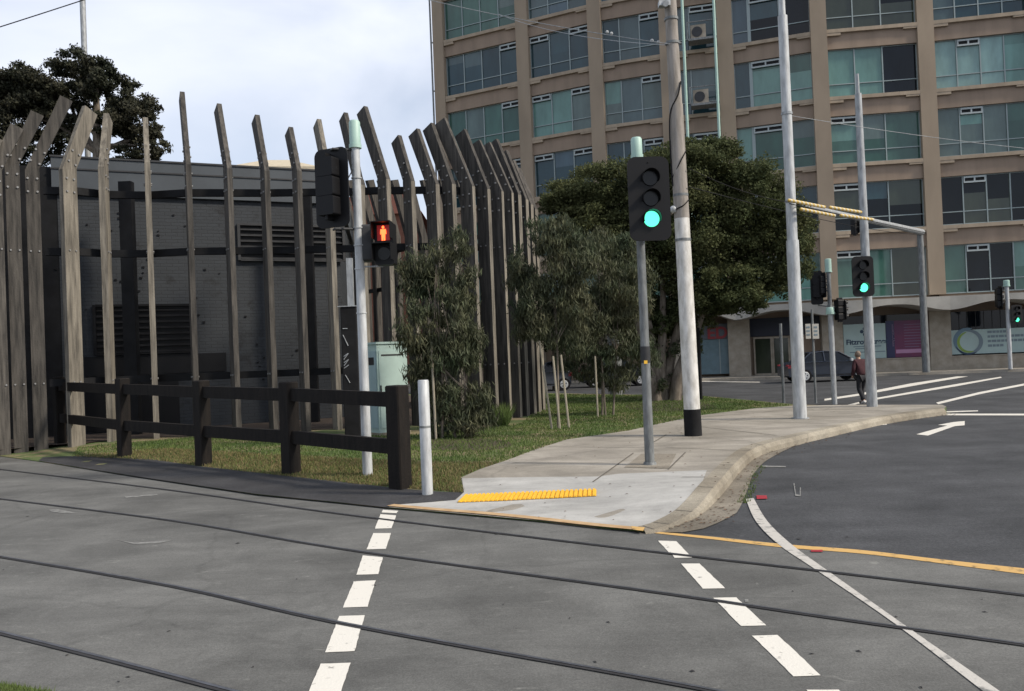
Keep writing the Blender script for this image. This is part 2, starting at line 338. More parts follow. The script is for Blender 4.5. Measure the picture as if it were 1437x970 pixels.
sheet('pole_base_slab', [tuple(T(*p)[:2]) for p in [(900, 638), (949, 638), (938, 659), (876, 657)]], MAT['gutter'], .013, 'darker concrete square round the green signal pole')
jm = MB()
def strip(mb, px, wd, off, zfun=None, sm=0):
    pts = [Vector(p) for p in px]
    if sm: pts = smooth(pts, sm)
    vs = []
    for i, p in enumerate(pts):
        t = (pts[min(i+1, len(pts)-1)]-pts[max(i-1, 0)]); t.z = 0; t.normalize(); n = Vector((-t.y, t.x, 0))
        for s in (1, -1):
            q = p+n*s*wd/2; q.z = (zfun(q.x, q.y) if zfun else 0)+off; vs.append(q)
    mb.add(vs, [(2*i+1, 2*i+3, 2*i+2, 2*i) for i in range(len(pts)-1)])
def seg(a, b, n=6): return [tuple(a[i]+(b[i]-a[i])*k/n for i in range(2)) for k in range(n+1)]
for a, b in [((719, 650.5), (869, 651)), ((832, 678), (889, 637)), ((938, 660), (962, 636)), ((770, 628), (905, 629)), ((905, 629), (935, 611)), ((935, 629), (1052, 634)), ((830, 613), (960, 616)), ((985, 600), (1090, 612)), ((1010, 590), (1160, 596)), ((985, 586), (1085, 578)), ((957, 671), (990, 671)), ((1090, 583), (1210, 587)), ((1150, 574), (1260, 578))]:
    strip(jm, gp(seg(a, b)), .022, .0165, hz)
tag(jm.build('footpath_joints', MAT['joint']), 'dark joints and cracks between the concrete footpath bays', kind='structure')
# kerb and gutter
up = Vector((0, 0, 1)); kb = MB()
kv = []; kin = []
for i, p in enumerate(kerb):
    t = (kerb[min(i+1, len(kerb)-1)]-kerb[max(i-1, 0)]); t.z = 0; t.normalize(); n = Vector((-t.y, t.x, 0)); h = hz(p.x, p.y)
    a = p+n*.20; b = p-n*.0; c = p-n*.045
    kv += [Vector((a.x, a.y, h+.018)), Vector((b.x, b.y, h+.014)), Vector((c.x, c.y, h*.6)), Vector((c.x-n.x*.01, c.y-n.y*.01, -.01))]
kb.add(kv, [(4*i+k, 4*i+k+1, 4*i+k+5, 4*i+k+4) for i in range(len(kerb)-1) for k in range(3)])
for i in range(4, len(kerb)-1, 5):
    p = kerb[i]; t = (kerb[i+1]-kerb[i-1]); t.z = 0; t.normalize(); n = Vector((-t.y, t.x, 0)); h = hz(p.x, p.y); kb.mi = 1
    kb.add([p+n*.19-t*.008+up*(h+.0205-p.z), p+n*.19+t*.008+up*(h+.0205-p.z), p+t*.008+up*(h+.0165-p.z), p-t*.008+up*(h+.0165-p.z)], [(0, 1, 2, 3)])
kb.mi = 0
tag(kb.build('kerb', [MAT['kerb'], MAT['joint']]), 'rounded concrete kerb round the corner', kind='structure')
gut_out = smooth(gp([(915, 747), (950, 748), (982, 744), (1020, 728), (1036, 717), (1050, 685), (1058, 665), (1078, 645), (1120, 624), (1165, 608), (1232, 590.5), (1284, 581.2), (1325, 575)], 0), 5)
gm = MB(); NG = 56
def resample(l, n):
    d = [0.]
    for p, q in zip(l, l[1:]): d.append(d[-1]+(q-p).length)
    out = []; j = 0
    for i in range(n+1):
        t = d[-1]*i/n
        while j < len(l)-2 and d[j+1] < t: j += 1
        out.append(l[j].lerp(l[j+1], (t-d[j])/max(1e-9, d[j+1]-d[j])))
    return out
ga, gb = resample(gut_out, NG), resample(kerb, NG); gvv = []
for p, q in zip(ga, gb): gvv += [Vector((p.x, p.y, .004)), Vector((q.x, q.y, .006))]
gm.add(gvv, [(2*i, 2*i+2, 2*i+3, 2*i+1) for i in range(NG)])
tag(gm.build('gutter', MAT['gutter']), 'stained concrete gutter beside the kerb', kind='structure')
db = MB(); rgd = random.Random(21)
for i in range(28):
    q = G(rgd.uniform(0, 1437), 700+270*rgd.random(), 0); a = rgd.uniform(0, 6.28); l = rgd.uniform(.010, .03); w_ = l*rgd.uniform(.3, .7); c, n_ = math.cos(a), math.sin(a)
    db.add([(q.x-c*l, q.y-n_*l, .002), (q.x+n_*w_, q.y-c*w_, .005), (q.x+c*l, q.y+n_*l, .003), (q.x-n_*w_, q.y+c*w_, .008)], [(0, 1, 2, 3)])
tag(db.build('road_debris', MAT['groove']), 'small dark specks of litter on the tramway asphalt', 'litter', kind='stuff')
# brown edge line on slab, yellow clearance line
ob = MB(); strip(ob, gp([(548, 710.5), (600, 715.5), (680, 722), (756, 729.5), (832, 738), (890, 743.5)]), .13, .018, hz, 4)
tag(ob.build('edge_stripe', MAT['ochre']), 'faded ochre stripe along the front edge of the ramp slab', kind='structure')
def paint(name, polys, mat, label, z=.001, follow=False):
    mb = MB()
    for p in polys:
        q = [(T(*a) if follow else G(a[0], a[1], z)) for a in p]
        q = [Vector((v.x, v.y, (hz(v.x, v.y) if follow else 0)+z)) for v in q]
        if name not in ('yellow_line', 'stop_line'):
            qq = []
            for i in range(len(q)):
                a_, b_ = q[i], q[(i+1) % len(q)]; m_ = max(1, min(24, int((b_-a_).length/.06)))
                for k_ in range(m_): v_ = a_.lerp(b_, k_/m_); qq.append(Vector((v_.x+random.uniform(-.0025, .0025), v_.y+random.uniform(-.0025, .0025), v_.z)))
            q = qq
        ar = sum(q[i].x*q[(i+1) % len(q)].y-q[(i+1) % len(q)].x*q[i].y for i in range(len(q)))
        if ar < 0: q = q[::-1]
        mb.add(q, [tuple(range(len(q)))])
    o = mb.build(name, mat); bm = bmesh.new(); bm.from_mesh(o.data); bmesh.ops.triangulate(bm, faces=bm.faces[:]); bm.to_mesh(o.data); bm.free()
    return tag(o, label, kind='structure')
paint('yellow_patch', [[(886, 741), (905, 743), (903, 748), (888, 746)]], MAT['yellow'], 'orange paint patch at the kerb tip', z=.021, follow=True)
cs = lambda l, ox, oy, s: [(ox+x/s, oy+y/s) for x, y in l]
yt = [tuple(v[:2]) for v in smooth([Vector(q_+(0,)) for q_ in cs([(62, 320), (130, 327), (300, 343), (560, 370), (850, 392), (1130, 425), (1437, 458), (1700, 486)], 880, 620, 2.58)], 5)]
yb = [tuple(v[:2]) for v in smooth([Vector(q_+(0,)) for q_ in cs([(62, 326), (130, 334), (300, 352), (560, 382), (850, 405), (1130, 439), (1437, 479), (1700, 510)], 880, 620, 2.58)], 5)]
for i in range(len(yt)-1):
    pass
paint('yellow_line', [[yt[i], yt[i+1], yb[i+1], yb[i]] for i in range(len(yt)-1)], MAT['yellow'], 'yellow tram clearance line across the side road', z=.0035)
S3_ = 2.94
dl = [[(345, 222), (408, 226), (402, 236), (340, 233)], [(335, 240), (400, 245), (380, 298), (312, 300)], [(305, 318), (378, 318), (358, 383), (278, 385)], [(262, 410), (345, 418), (325, 487), (235, 490)],
      [(225, 517), (315, 513), (282, 622), (180, 625)], [(165, 660), (270, 657), (228, 805), (107, 810)], [(88, 857), (212, 853), (160, 1010), (22, 1010)]]
paint('crossing_dashes_west', [cs(q, 420, 640, S3_) for q in dl], MAT['white'], 'column of white crossing dashes left of the ramp slab', z=.0035)
dr = [[(112, 358), (178, 360), (225, 408), (155, 404)], [(165, 410), (232, 412), (236, 419), (172, 420)], [(195, 441), (262, 441), (355, 530), (275, 532)], [(312, 565), (395, 563), (503, 665), (412, 667)],
      [(453, 702), (545, 699), (702, 846), (602, 849)], [(650, 898), (765, 897), (830, 960), (715, 962)]]
paint('crossing_dashes_east', [cs(q, 880, 620, 2.58) for q in dr], MAT['white'], 'column of white crossing dashes right of the ramp slab', z=.0035)
lr = [tuple(v[:2]) for v in smooth([Vector(q_+(0,)) for q_ in cs([(458, 204), (510, 290), (600, 375), (720, 462), (1000, 660), (1350, 903), (1500, 1010)], 880, 620, 2.58)], 5)]
ll = [tuple(v[:2]) for v in smooth([Vector(q_+(0,)) for q_ in cs([(430, 207), (468, 290), (553, 375), (682, 462), (972, 660), (1290, 903), (1432, 1010)], 880, 620, 2.58)], 5)]
paint('stop_line', [[lr[i], lr[i+1], ll[i+1], ll[i]] for i in range(len(lr)-1)], MAT['oldwhite'], 'long worn white edge line running to the lower right', z=.0055)
cb = lambda l: cs(l, 1157, 400, 4.41)
paint('far_lane_lines', [cb([(0, 705), (210, 673), (530, 610), (820, 566), (890, 566), (640, 608), (330, 664), (210, 686), (0, 716)]), cb([(140, 742), (330, 697), (800, 616), (1090, 568), (1098, 574), (820, 626), (340, 706), (150, 750)]),
     cb([(690, 728), (950, 665), (1235, 610), (1235, 622), (960, 676), (705, 738)]), cb([(550, 796), (1600, 797), (1600, 808), (550, 806)]), cb([(670, 784), (950, 776), (950, 782), (670, 792)]), cb([(290, 857), (390, 852), (385, 866), (300, 866)]),
     cb([(-1000, 690), (-720, 690), (-720, 694), (-1000, 695)]), cb([(-870, 593), (-400, 600), (-400, 603), (-870, 598)])], MAT['white'], 'white lane lines across the far road')
paint('lane_arrow', [cb([(568, 924), (640, 932), (805, 874), (868, 868), (868, 842), (800, 848), (702, 866), (760, 870)])], MAT['white'], 'white arrow painted on the side road')
paint('red_marks', [cs([(468, 194), (505, 194), (508, 206), (470, 207)], 880, 620, 2.58), cs([(665, 391), (708, 391), (708, 398), (665, 398)], 880, 620, 2.58)], MAT['red'], 'small red paint marks on the road', z=.008)
paint('faint_marks', [cs(q, 0, 620, 2.77) for q in [[(190, 264), (225, 262), (300, 277), (250, 278), (200, 272)], [(485, 212), (610, 203), (615, 207), (490, 218)], [(450, 380), (520, 392), (670, 383), (620, 394), (520, 398)]]] + [cs(q, 880, 620, 2.58) for q in [[(602, 150), (606, 150), (612, 190), (625, 192), (625, 165), (629, 165), (629, 197), (609, 196)], [(425, 570), (438, 570), (440, 580), (428, 580)], [(490, 86), (575, 88), (575, 92), (492, 92)]]], pmat('scuffed paint remnant', (.10, .10, .095), .8, col2=(.26, .26, .245), vscale=12, detail=10), 'faint scuffed paint remnants on the asphalt', z=.0035)
# tactile strip: one panel with raised bars
tp = cs([(145, 378), (655, 356), (655, 382), (115, 407)], 600, 560, 2.763)
A, B, Cc, D_ = [T(*p) for p in tp]
tm = MB(); up = Vector((0, 0, 1))
def tz(p, o): return Vector((p.x, p.y, hz(p.x, p.y)+o))
nb = 30
for i in range(nb):
    a = A.lerp(B, i/nb); b = A.lerp(B, (i+.99)/nb); c = D_.lerp(Cc, (i+.99)/nb); d = D_.lerp(Cc, i/nb)
    tm.add([tz(d, .019), tz(c, .019), tz(b, .019), tz(a, .019)], [(0, 1, 2, 3)])
    a2 = A.lerp(B, (i+.2)/nb); b2 = A.lerp(B, (i+.75)/nb); c2 = D_.lerp(Cc, (i+.75)/nb); d2 = D_.lerp(Cc, (i+.2)/nb)
    tm.hexa([tz(d2, .019), tz(c2, .019), tz(b2, .019), tz(a2, .019)], [tz(d2, .034), tz(c2, .034), tz(b2, .034), tz(a2, .034)])
o = tm.build('tactile_paving', MAT['tactile']); rootmesh(o, A); tag(o, 'bright yellow ribbed tactile strip on the pale ramp slab', 'tactile paving')
# tram rails
rails = [([(0, 659), (240, 688.5), (480, 722), (900, 773), (1160, 803), (1437, 836)], 'grooved tram rail nearest to the ramp slab'),
         ([(0, 700.5), (240, 731), (480, 771), (900, 829), (1160, 867), (1437, 906)], 'second tram rail from the ramp slab, crossing the white dashes'),
         ([(0, 782), (240, 823), (480, 876), (900, 952), (996, 970)], 'shiny tram rail crossing the largest white dashes'),
         ([(0, 889), (160, 929), (321, 971)], 'tram rail in the bottom left corner of the view')]
for px, lab in rails:
    pts = gp(px, 0); a = pts[0]+(pts[0]-pts[1]).normalized()*30; b = pts[-1]+(pts[-1]-pts[-2]).normalized()*12
    line = [a]+smooth(pts, 5)+[b]; line = [Vector((p.x, p.y, 0)) for p in line]
    mb = MB()
    def off(l, d):
        out = []
        for i, p in enumerate(l):
            t = (l[min(i+1, len(l)-1)]-l[max(i-1, 0)]).normalized(); out.append(p+Vector((-t.y, t.x, 0))*d)
        return out
    mb.mi = 0; strip(mb, line, .058, .0075)
    q = MB(); q.mi = 0
    mb.mi = 1; strip(mb, off(line, .010), .024, .0105)
    o = mb.build('tram_rail', [MAT['groove'], MAT['steelhead']]); rootmesh(o, G(*px[0])); tag(o, lab, 'tram rail', 'tram rails in the foreground')
# far footpath and road edges
BX = [(617, 55.7), (735, 52.8), (837, 50.5), (938, 49.0), (1020, 48.2), (1152, 46.4), (1302, 45.7), (1460, 44.6), (1640, 44.0)]
BX = [(x+16, D) for x, D in BX]
plan = [Vector((ray(x, hor(x)).x*D/ray(x, hor(x)).y, D, 0)) for x, D in BX]
# correct columns for roll (x of vertical lines measured near their feet/horizon): use columns at mid height
ffp = [(p.x, p.y-2.6) for p in plan]; ffb = [(p.x, p.y+12) for p in plan]
ffp = [(-70, 78)]+ffp+[(80, 38)]; ffb = [(-70, 90)]+ffb+[(80, 60)]
sheet('far_footpath', ffp+ffb[::-1], MAT['path'], .14, 'pale footpath in front of the office building', skirt=.2, follow=False)

# ------------------------------------------------------------------ office building
bld = thing('office_building', 'large curved tan office building with bands of green and dark windows', 'building', (plan[4].x, plan[4].y, .14))
SH = 3.79; Z0 = 4.3; NF = 7
class Bay:
    def __init__(s, a, b): s.a = a; s.b = b; s.L = (b-a).length; s.u = (b-a).normalized(); s.n = Vector((s.u.y, -s.u.x, 0))
    def p(s, u, d, z): return s.a+s.u*u+s.n*d+Vector((0, 0, z))
    def box(s, mb, u0, u1, d0, d1, z0, z1):
        mb.hexa([s.p(u0, d0, z0), s.p(u1, d0, z0), s.p(u1, d1, z0), s.p(u0, d1, z0)][::-1], [s.p(u0, d0, z1), s.p(u1, d0, z1), s.p(u1, d1, z1), s.p(u0, d1, z1)][::-1])
bays = [Bay(plan[i], plan[i+1]) for i in range(len(plan)-1)]
cw = .42
wall = MB(); ledge = None
for k, b in enumerate(bays):
    for r in range(NF):
        z = Z0+SH*r
        b.box(wall, cw if k else .35, b.L-cw, -.35, -.06, z+SH-1.08, z+SH-.003)      # spandrel under next sill
    b.box(wall, cw*.5, b.L-cw*.5, -.62, -.36, Z0-.3, Z0+SH*NF)     # dark backing
o = wall.build('wall', MAT['spandrel'], bld)
tops = MB()
poly = [Vector((p.x, p.y, 0)) for p in plan]; backp = [Vector((p.x+1.2, p.y+16, 0)) for p in plan]
ring = [p+Vector((.3*bays[0].n.x*-1, .6, 0)) for p in poly]+backp[::-1]
tops.hexa([p+Vector((0, 0, .14)) for p in ring], [p+Vector((0, 0, Z0+SH*NF+.6)) for p in ring])
tops.build('core', MAT['spandrel'], bld)
for i, p in enumerate(plan):
    n = (bays[max(i-1, 0)].n+bays[min(i, len(bays)-1)].n).normalized(); u = Vector((-n.y, n.x, 0))
    w2 = .43 if i else .40; mb = MB()
    c = p
    mb.hexa([c-u*w2-n*.4+up*Z0, c+u*w2-n*.4+up*Z0, c+u*w2+n*.12+up*Z0, c-u*w2+n*.12+up*Z0], [q+up*(Z0+SH*NF+.5) for q in [c-u*w2-n*.4, c+u*w2-n*.4, c+u*w2+n*.12, c-u*w2+n*.12]])
    mb.build('column', MAT['facade'], bld)
PN = {0: [.25]*4, 1: [.333]*3, 2: [.30, .35, .35], 3: [.36, .64], 4: [.22, .39, .39], 5: [.31, .31, .38], 6: [.25]*4, 7: [.25]*4}
LV = {0: [3], 1: [0, 2], 2: [2], 3: [1], 4: [1], 5: [0], 6: [1], 7: [1]}
COL = {0: {5: 'green', 4: 'slate', 3: 'green', 2: 'slate', 6: 'green'},
       1: {6: 'slate', 5: ['haze', 'blue', 'haze'], 4: 'slate', 3: ['teal', 'teal', 'grey'], 2: 'slate', 1: 'green'},
       2: {6: 'blue', 5: 'blue', 4: ['slate', 'haze', 'slate'], 3: ['grey', 'haze', 'haze'], 2: 'slate'},
       3: {5: 'slate', 4: ['blue', 'slate'], 3: ['blue', 'slate'], 2: ['slate', 'dark']},
       4: {5: 'dark', 4: ['blue', 'dark', 'dark'], 3: ['slate', 'teal', 'teal'], 2: ['haze', 'dgreen', 'dgreen'], 1: ['dark', 'dark', 'dark'], 0: ['teal', 'teal', 'teal']},
       5: {5: 'olive', 4: ['olive', 'olive', 'olive'], 3: ['teal', 'teal', 'dark'], 2: ['green', 'dgreen', 'green'], 1: ['dark', 'dark', 'dark'], 0: ['green', 'green', 'olive']},
       6: {5: 'slate', 4: ['haze', 'slate', 'slate', 'slate'], 3: ['lteal', 'lteal', 'lteal', 'teal'], 2: ['grey', 'grey', 'grey', 'green'], 1: ['dark', 'olive', 'olive', 'dark'], 0: ['green', 'dark', 'dark', 'green']},
       7: {}}
names = list(GL.keys())
for k, b in enumerate(bays):
    for r in range(NF):
        z = Z0+SH*r; u0 = cw+(.0 if k else 0); u1 = b.L-cw; z0, z1 = z+.0, z+SH-1.08
        fr = MB(); pn = MB(); lvs = []
        zs = z0+.02; zt = z1
        pw = PN[k]; acc = u0; cl = COL[k].get(r, 'green'); cl = cl if isinstance(cl, list) else [cl]*len(pw)
        tr = zs+(zt-zs)*.27
        b.box(fr, u0, u1, -.28, -.22, zs, zs+.06); b.box(fr, u0, u1, -.28, -.22, zt-.05, zt-.001)
        for j, wd in enumerate(pw):
            e = acc+wd*(u1-u0)
            pn.mi = names.index(cl[j]); b.box(pn, acc+.001, e-.001, -.31, -.26, zs+.02, zt-.02)
            if random.random() < .45 and cl[j] not in ('lteal',):
                bz = zt-.03-(zt-zs)*random.choice([.2, .35, .5, .7]); pn.mi = names.index(random.choice({'dark': ['slate', 'olive'], 'slate': ['blue', 'haze', 'slate'], 'blue': ['haze', 'slate'], 'olive': ['dgreen', 'dark']}.get(cl[j], ['teal', 'grey', 'green']))); b.box(pn, acc+.06, e-.06, -.259, -.256, bz, zt-.06)
            mw = .03 if not (k == 4 and j == 1) else .09
            if j: b.box(fr, acc-mw, acc+mw, -.285, -.19, zs+.002, zt-.002)
            b.box(fr, acc+mw, e-.03, -.28, -.20, tr-.025, tr+.025)
            if j in LV[k] and random.random() < .93:
                lz0, lz1 = zt-.42, zt-.06; mid = (acc+e)/2
                lv = MB()
                for q in ((acc+.04, acc+.10), (mid-.04, mid+.04), (e-.10, e-.04)): b.box(lv, q[0], q[1], -.20, -.12, lz0, lz1)
                for q in ((lz0, lz0+.09), (lz1-.09, lz1)): b.box(lv, acc+.10, mid-.04, -.20, -.12, *q); b.box(lv, mid+.04, e-.10, -.20, -.12, *q)
                lv.mi = 1; b.box(lv, acc+.06, e-.06, -.25, -.205, lz0+.02, lz1-.02); lvs.append(lv)
            acc = e
        b.box(fr, u0-.001, u0+.05, -.28, -.19, zs+.06, zt-.05); b.box(fr, u1-.05, u1+.001, -.28, -.19, zs+.06, zt-.05)
        wn = fr.build('window', MAT['alu'], bld)
        pn.build('pane', [GL[q] for q in names], wn)
        for lv in lvs: lv.build('vent', [MAT['aluwhite'], MAT['black']], wn)
        sb = MB(); b.box(sb, u0+.003, u1-.003, -.36, .10, z-.20, z-.0)
        b.box(sb, u0+.003, u0+.75, -.30, .085, z-.36, z-.201); b.box(sb, u1-.75, u1-.003, -.30, .085, z-.30, z-.201)
        if r: sb.build('sill', MAT['sill'], wn)
# parapet
pb = MB()
for k, b in enumerate(bays): b.box(pb, 0, b.L, -.4, .2, Z0+SH*NF, Z0+SH*NF+.6)
pb.build('parapet', MAT['sill'], bld)
# drain pipe on left edge
b = bays[0]; pp = MB(); q = b.p(-.55, .1, 0); pp.tube([q+up*4, q+up*31], .06); 
for zz in (12, 16, 20, 23.3, 27): pp.box((q.x+.2, q.y, zz), (.5, .08, .08))
pp.build('drain_pipe', MAT['galvdull'], bld, smooth=True)
# service frame with air conditioners in bay 3
b = bays[3]
fm = MB()
for u in (b.L*.30, b.L*.83): fm.tube([b.p(u, .95, 9.5), b.p(u, .95, 30)], .085)
fo = fm.build('service_pipe', MAT['mint'], bld, smooth=True)
for r in (3, 4, 5):
    z = Z0+SH*r+.35
    mb = MB(); b.box(mb, b.L*.38, b.L*.86, .13, 1.0, z-.12, z); b.box(mb, b.L*.36, b.L*.88, .90, .96, z+.95, z+1.0); b.box(mb, b.L*.36, b.L*.38, .90, .96, z, z+.95)
    mb.build('ledge_platform', MAT['galvdull'], bld)
    mb = MB(); b.box(mb, b.L*.42, b.L*.68, .3, .75, z+.02, z+.85); o = mb.build('air_conditioner', MAT['stone'], bld)
    mb = MB(); c = b.p(b.L*.53, .755, z+.44); mb.tube([c, c+b.n*.03], .30, 20); mb.build('fan_grille', MAT['darkgrey'], o)
# canopy with arched underside
for k, b in enumerate(bays):
    mb = MB(); n = 14; top = Z0-.20
    pts = [(0, top), (b.L, top)]+[(b.L*(1-i/n), top-.32-.42*abs(math.cos(math.pi*i/n))**2.6) for i in range(n+1)]
    a = [b.p(u, 1.9, z) for u, z in pts]; c = [b.p(u, -.3, z) for u, z in pts]
    mb.hexa(a, c)
    mb.build('canopy', MAT['canopy'], bld)
# ground floor
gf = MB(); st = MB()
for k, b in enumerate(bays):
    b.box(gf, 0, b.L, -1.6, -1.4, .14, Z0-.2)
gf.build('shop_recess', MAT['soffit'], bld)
for i, p in enumerate(plan):
    n = (bays[max(i-1, 0)].n+bays[min(i, len(bays)-1)].n).normalized(); u = Vector((-n.y, n.x, 0)); w2 = .55
    mb = MB(); q = [p-u*w2-n*.5, p+u*w2-n*.5, p+u*w2+n*.25, p-u*w2+n*.25]
    mb.hexa([x+up*.14 for x in q], [x+up*(Z0-.6) for x in q]); mb.build('pier', MAT['stone'], bld)
for k in (5, 6, 7):
    b = bays[k]; mb = MB(); b.box(mb, .55, b.L-.55, -.3, .15, .14, .82); b.box(mb, .55, b.L-.55, -.25, .19, .82, .88); mb.build('low_wall', MAT['stone'], bld)
def text(body, size, mat, parent, origin, ux, uy, nn, name='lettering', ext=.01, align='LEFT', bold=0.):
    cu = bpy.data.curves.new('t', 'FONT'); cu.body = body; cu.size = size; cu.extrude = ext; cu.align_x = align; cu.offset = bold
    o = bpy.data.objects.new('t', cu); C.objects.link(o); bpy.context.view_layer.update()
    me = bpy.data.meshes.new_from_object(o.evaluated_get(bpy.context.evaluated_depsgraph_get())); bpy.data.objects.remove(o)
    M = Matrix((ux, uy, nn)).transposed().to_4x4(); M.translation = Vector(origin)-Vector(parent.get('_w', (0, 0, 0)))
    me.transform(M); me.name = name; me.materials.clear(); me.materials.append(mat)
    ob = bpy.data.objects.new(name, me); C.objects.link(ob); ob.parent = parent; ob['_w'] = parent.get('_w', (0, 0, 0)); return ob
PW = pmat('poster pale green', (.36, .47, .45), .4, var=.06, vscale=.8); PB = pmat('poster navy', (.018, .022, .075), .4); PP = pmat('poster purple', (.085, .014, .070), .4, col2=(.15, .015, .065), vscale=.7)
PK = pmat('poster pink', (.42, .22, .36), .5); INK = pmat('poster navy ink', (.025, .05, .09), .6); INKG = pmat('poster grey ink', (.16, .21, .24), .6); LIL = pmat('poster lilac ink', (.17, .12, .20), .6)
YG = pmat('poster yellow green', (.22, .33, .06), .5); BLU = pmat('poster blue grey', (.12, .20, .26), .5)
def ux(b, x, z, d=.0):           # bay coordinate u of image column x at height z
    lo, hi = -2., b.L+2
    for i in range(30):
        mid = (lo+hi)/2; p = b.p(mid, d, z)-Vector((0, 0, H)); X = 718.5+F*p.dot(r_)/p.dot(f_)
        if X < x: lo = mid
        else: hi = mid
    return lo
b = bays[5]
u0, u1, u2 = ux(b, 1185, 2), ux(b, 1245, 2), ux(b, 1297, 2)
mb = MB(); b.box(mb, u0, u1-.03, -.22, -.14, .90, 2.85); pw = mb.build('poster', PW, bld); tag(pw, 'pale green clinic poster')
mb = MB(); b.box(mb, u1, u1+(u2-u1)*.22, -.22, -.135, .90, 2.95); mb.mi = 1; b.box(mb, u1+(u2-u1)*.22, b.L-.56, -.22, -.135, .90, 2.95); pu = mb.build('poster', [PB, PP], bld); tag(pu, 'navy and purple services poster')
up_ = Vector((0, 0, 1))
text('Fitzroy Street', .40, INK, pw, b.p(u0+.12, -.135, 1.72), b.u, up_, b.n, bold=.012)
for zz, s, e in ((1.56, .5, 2.0), (1.45, .6, 1.6), (1.25, .3, 1.2), (1.25, 1.6, 2.2)):
    mb = MB(); b.box(mb, u0+s, u0+e, -.139, -.130, zz, zz+.05); mb.build('text_line', INKG, pw)
mb = MB(); cx = u0+(u1-u0)*.50
for kx, kz in ((-.16, 0), (0, .16), (0, -.16), (.16, 0)): c = b.p(cx+kx, -.138, 2.42+kz); mb.tube([c, c+b.n*.012], .10, 14)
mb.build('emblem', INK, pw)
for i, ch in enumerate('SERVICES'): text(ch, .20, LIL, pu, b.p(u1+.30, -.130, 2.62-i*.155), b.u, up_, b.n, bold=.006)
for i in range(9):
    mb = MB(); b.box(mb, u1+.95, u1+.95+(.75+.45*random.random()), -.134, -.128, 2.70-i*.155, 2.735-i*.155); mb.build('text_line', LIL, pu)
mb = MB(); b.box(mb, u1+.48, b.L-.58, -.134, -.126, 1.13, 1.34); bn = mb.build('banner', PK, pu)
b = bays[6]; u0 = .60
mb = MB(); b.box(mb, .56, b.L-.56, -.40, -.30, .89, 3.3); sg = mb.build('shop_window', GL['dark'], bld)
mb = MB()
for i in range(14): b.box(mb, .7+i*.42, .73+i*.42, -.29, -.27, 2.3, 3.3)
mb.build('blind_slats', MAT['darkgrey'], sg)
mb = MB(); b.box(mb, u0, b.L-.6, -.22, -.16, .95, 2.28); pr = mb.build('poster', PW, bld); tag(pr, 'pale poster strip with green ring emblem')
cc = b.p(u0+.95, -.155, 1.62)
def ringm(name, mt, c, r, t, a0, a1, parent, d=.012, tw=1.0):
    mb = MB(); n = 26; vs = []
    for i in range(n+1):
        a = a0+(a1-a0)*i/n; tt = t*(max(0., math.sin(math.pi*i/n))**.5*.9+.1)
        for rr in (r, r-tt): vs.append(c+b.u*math.cos(a)*rr*tw+up_*math.sin(a)*rr+b.n*d)
    mb.add(vs, [(2*i, 2*i+1, 2*i+3, 2*i+2) for i in range(n)]); mb.build(name, mt, parent)
cc2 = cc
ringm('emblem', BLU, cc+b.u*-.08+up_*.06, .72, .22, 1.2, 3.9, pr, .010)
ringm('emblem', INKG, cc+b.u*.05, .66, .20, -1.8, 1.9, pr, .013)
ringm('emblem', YG, cc+b.u*-.03+up_*-.02, .58, .14, 1.7, 5.2, pr, .016)
ringm('emblem', INK, cc+b.u*-.04+up_*-.07, .66, .11, 3.4, 5.4, pr, .019)
for i, (s, e) in enumerate(((1.9, 3.2), (1.9, 3.7), (1.9, 4.1), (1.9, 2.7))):
    mb = MB()
    t0 = s
    while t0 < e-.1: wd = .10+.16*random.random(); b.box(mb, u0+t0, u0+min(t0+wd, e), -.158, -.15, 2.05-i*.25, 2.18-i*.25); t0 += wd+.035
    mb.build('text_line', INKG, pr)
b = bays[5]; mb = MB(); b.box(mb, .56, b.L-.56, -.40, -.30, .89, 3.3); mb.build('shop_window', GL['dark'], bld)
# entrance bay and ED shop
b = bays[4]; mb = MB()
ua, ub, uc = ux(b, 1057, 1.5), ux(b, 1082, 1.5), ux(b, 1106, 1.5)
for q in (ua, ub-.04, ub+.06, uc): b.box(mb, q, q+.09, -.5, -.42, .14, 2.35)
for q in (.14, 2.26): b.box(mb, ua, uc+.09, -.5, -.425, q, q+.10)
eo = mb.build('door_frame', MAT['stone'], bld)
mb = MB(); b.box(mb, ua+.05, uc+.05, -.58, -.52, .16, 2.3); mb.build('door_glass', GL['olive'], eo)
mb = MB(); b.box(mb, ua-.3, b.L-.6, -.56, -.5, 2.4, 3.45); mb.build('transom_panel', pmat('navy panel', (.010, .014, .028), .4), eo)
mb = MB(); b.box(mb, .5, ua-.15, -.30, .20, .14, 3.6); mb.build('pier', MAT['stone'], bld)
b = bays[3]; mb = MB(); ua, ub = ux(b, 978, 1.5), ux(b, 1027, 1.5)
b.box(mb, .56, b.L-.56, -.35, -.2, .3, 2.35); so_ = mb.build('shop_window', pmat('blue grey shop glass', (.13, .20, .23), .25, var=.1), bld)
mb = MB(); b.box(mb, .56, b.L-.56, -.35, -.12, 2.36, 3.25); sgn = mb.build('shop_sign', pmat('grey sign band', (.095, .11, .13), .5), bld)
text('ED', .95, pmat('red letters', (.28, .03, .035), .5), sgn, b.p(ux(b, 992, 2.6), -.11, 2.45-.05), b.u, up_, b.n, ext=.03, bold=.03)
mb = MB(); b.box(mb, ux(b, 1010, 1), ux(b, 1010, 1)+.06, -.2, -.15, .3, 2.35); mb.build('mullion', MAT['alu'], so_)

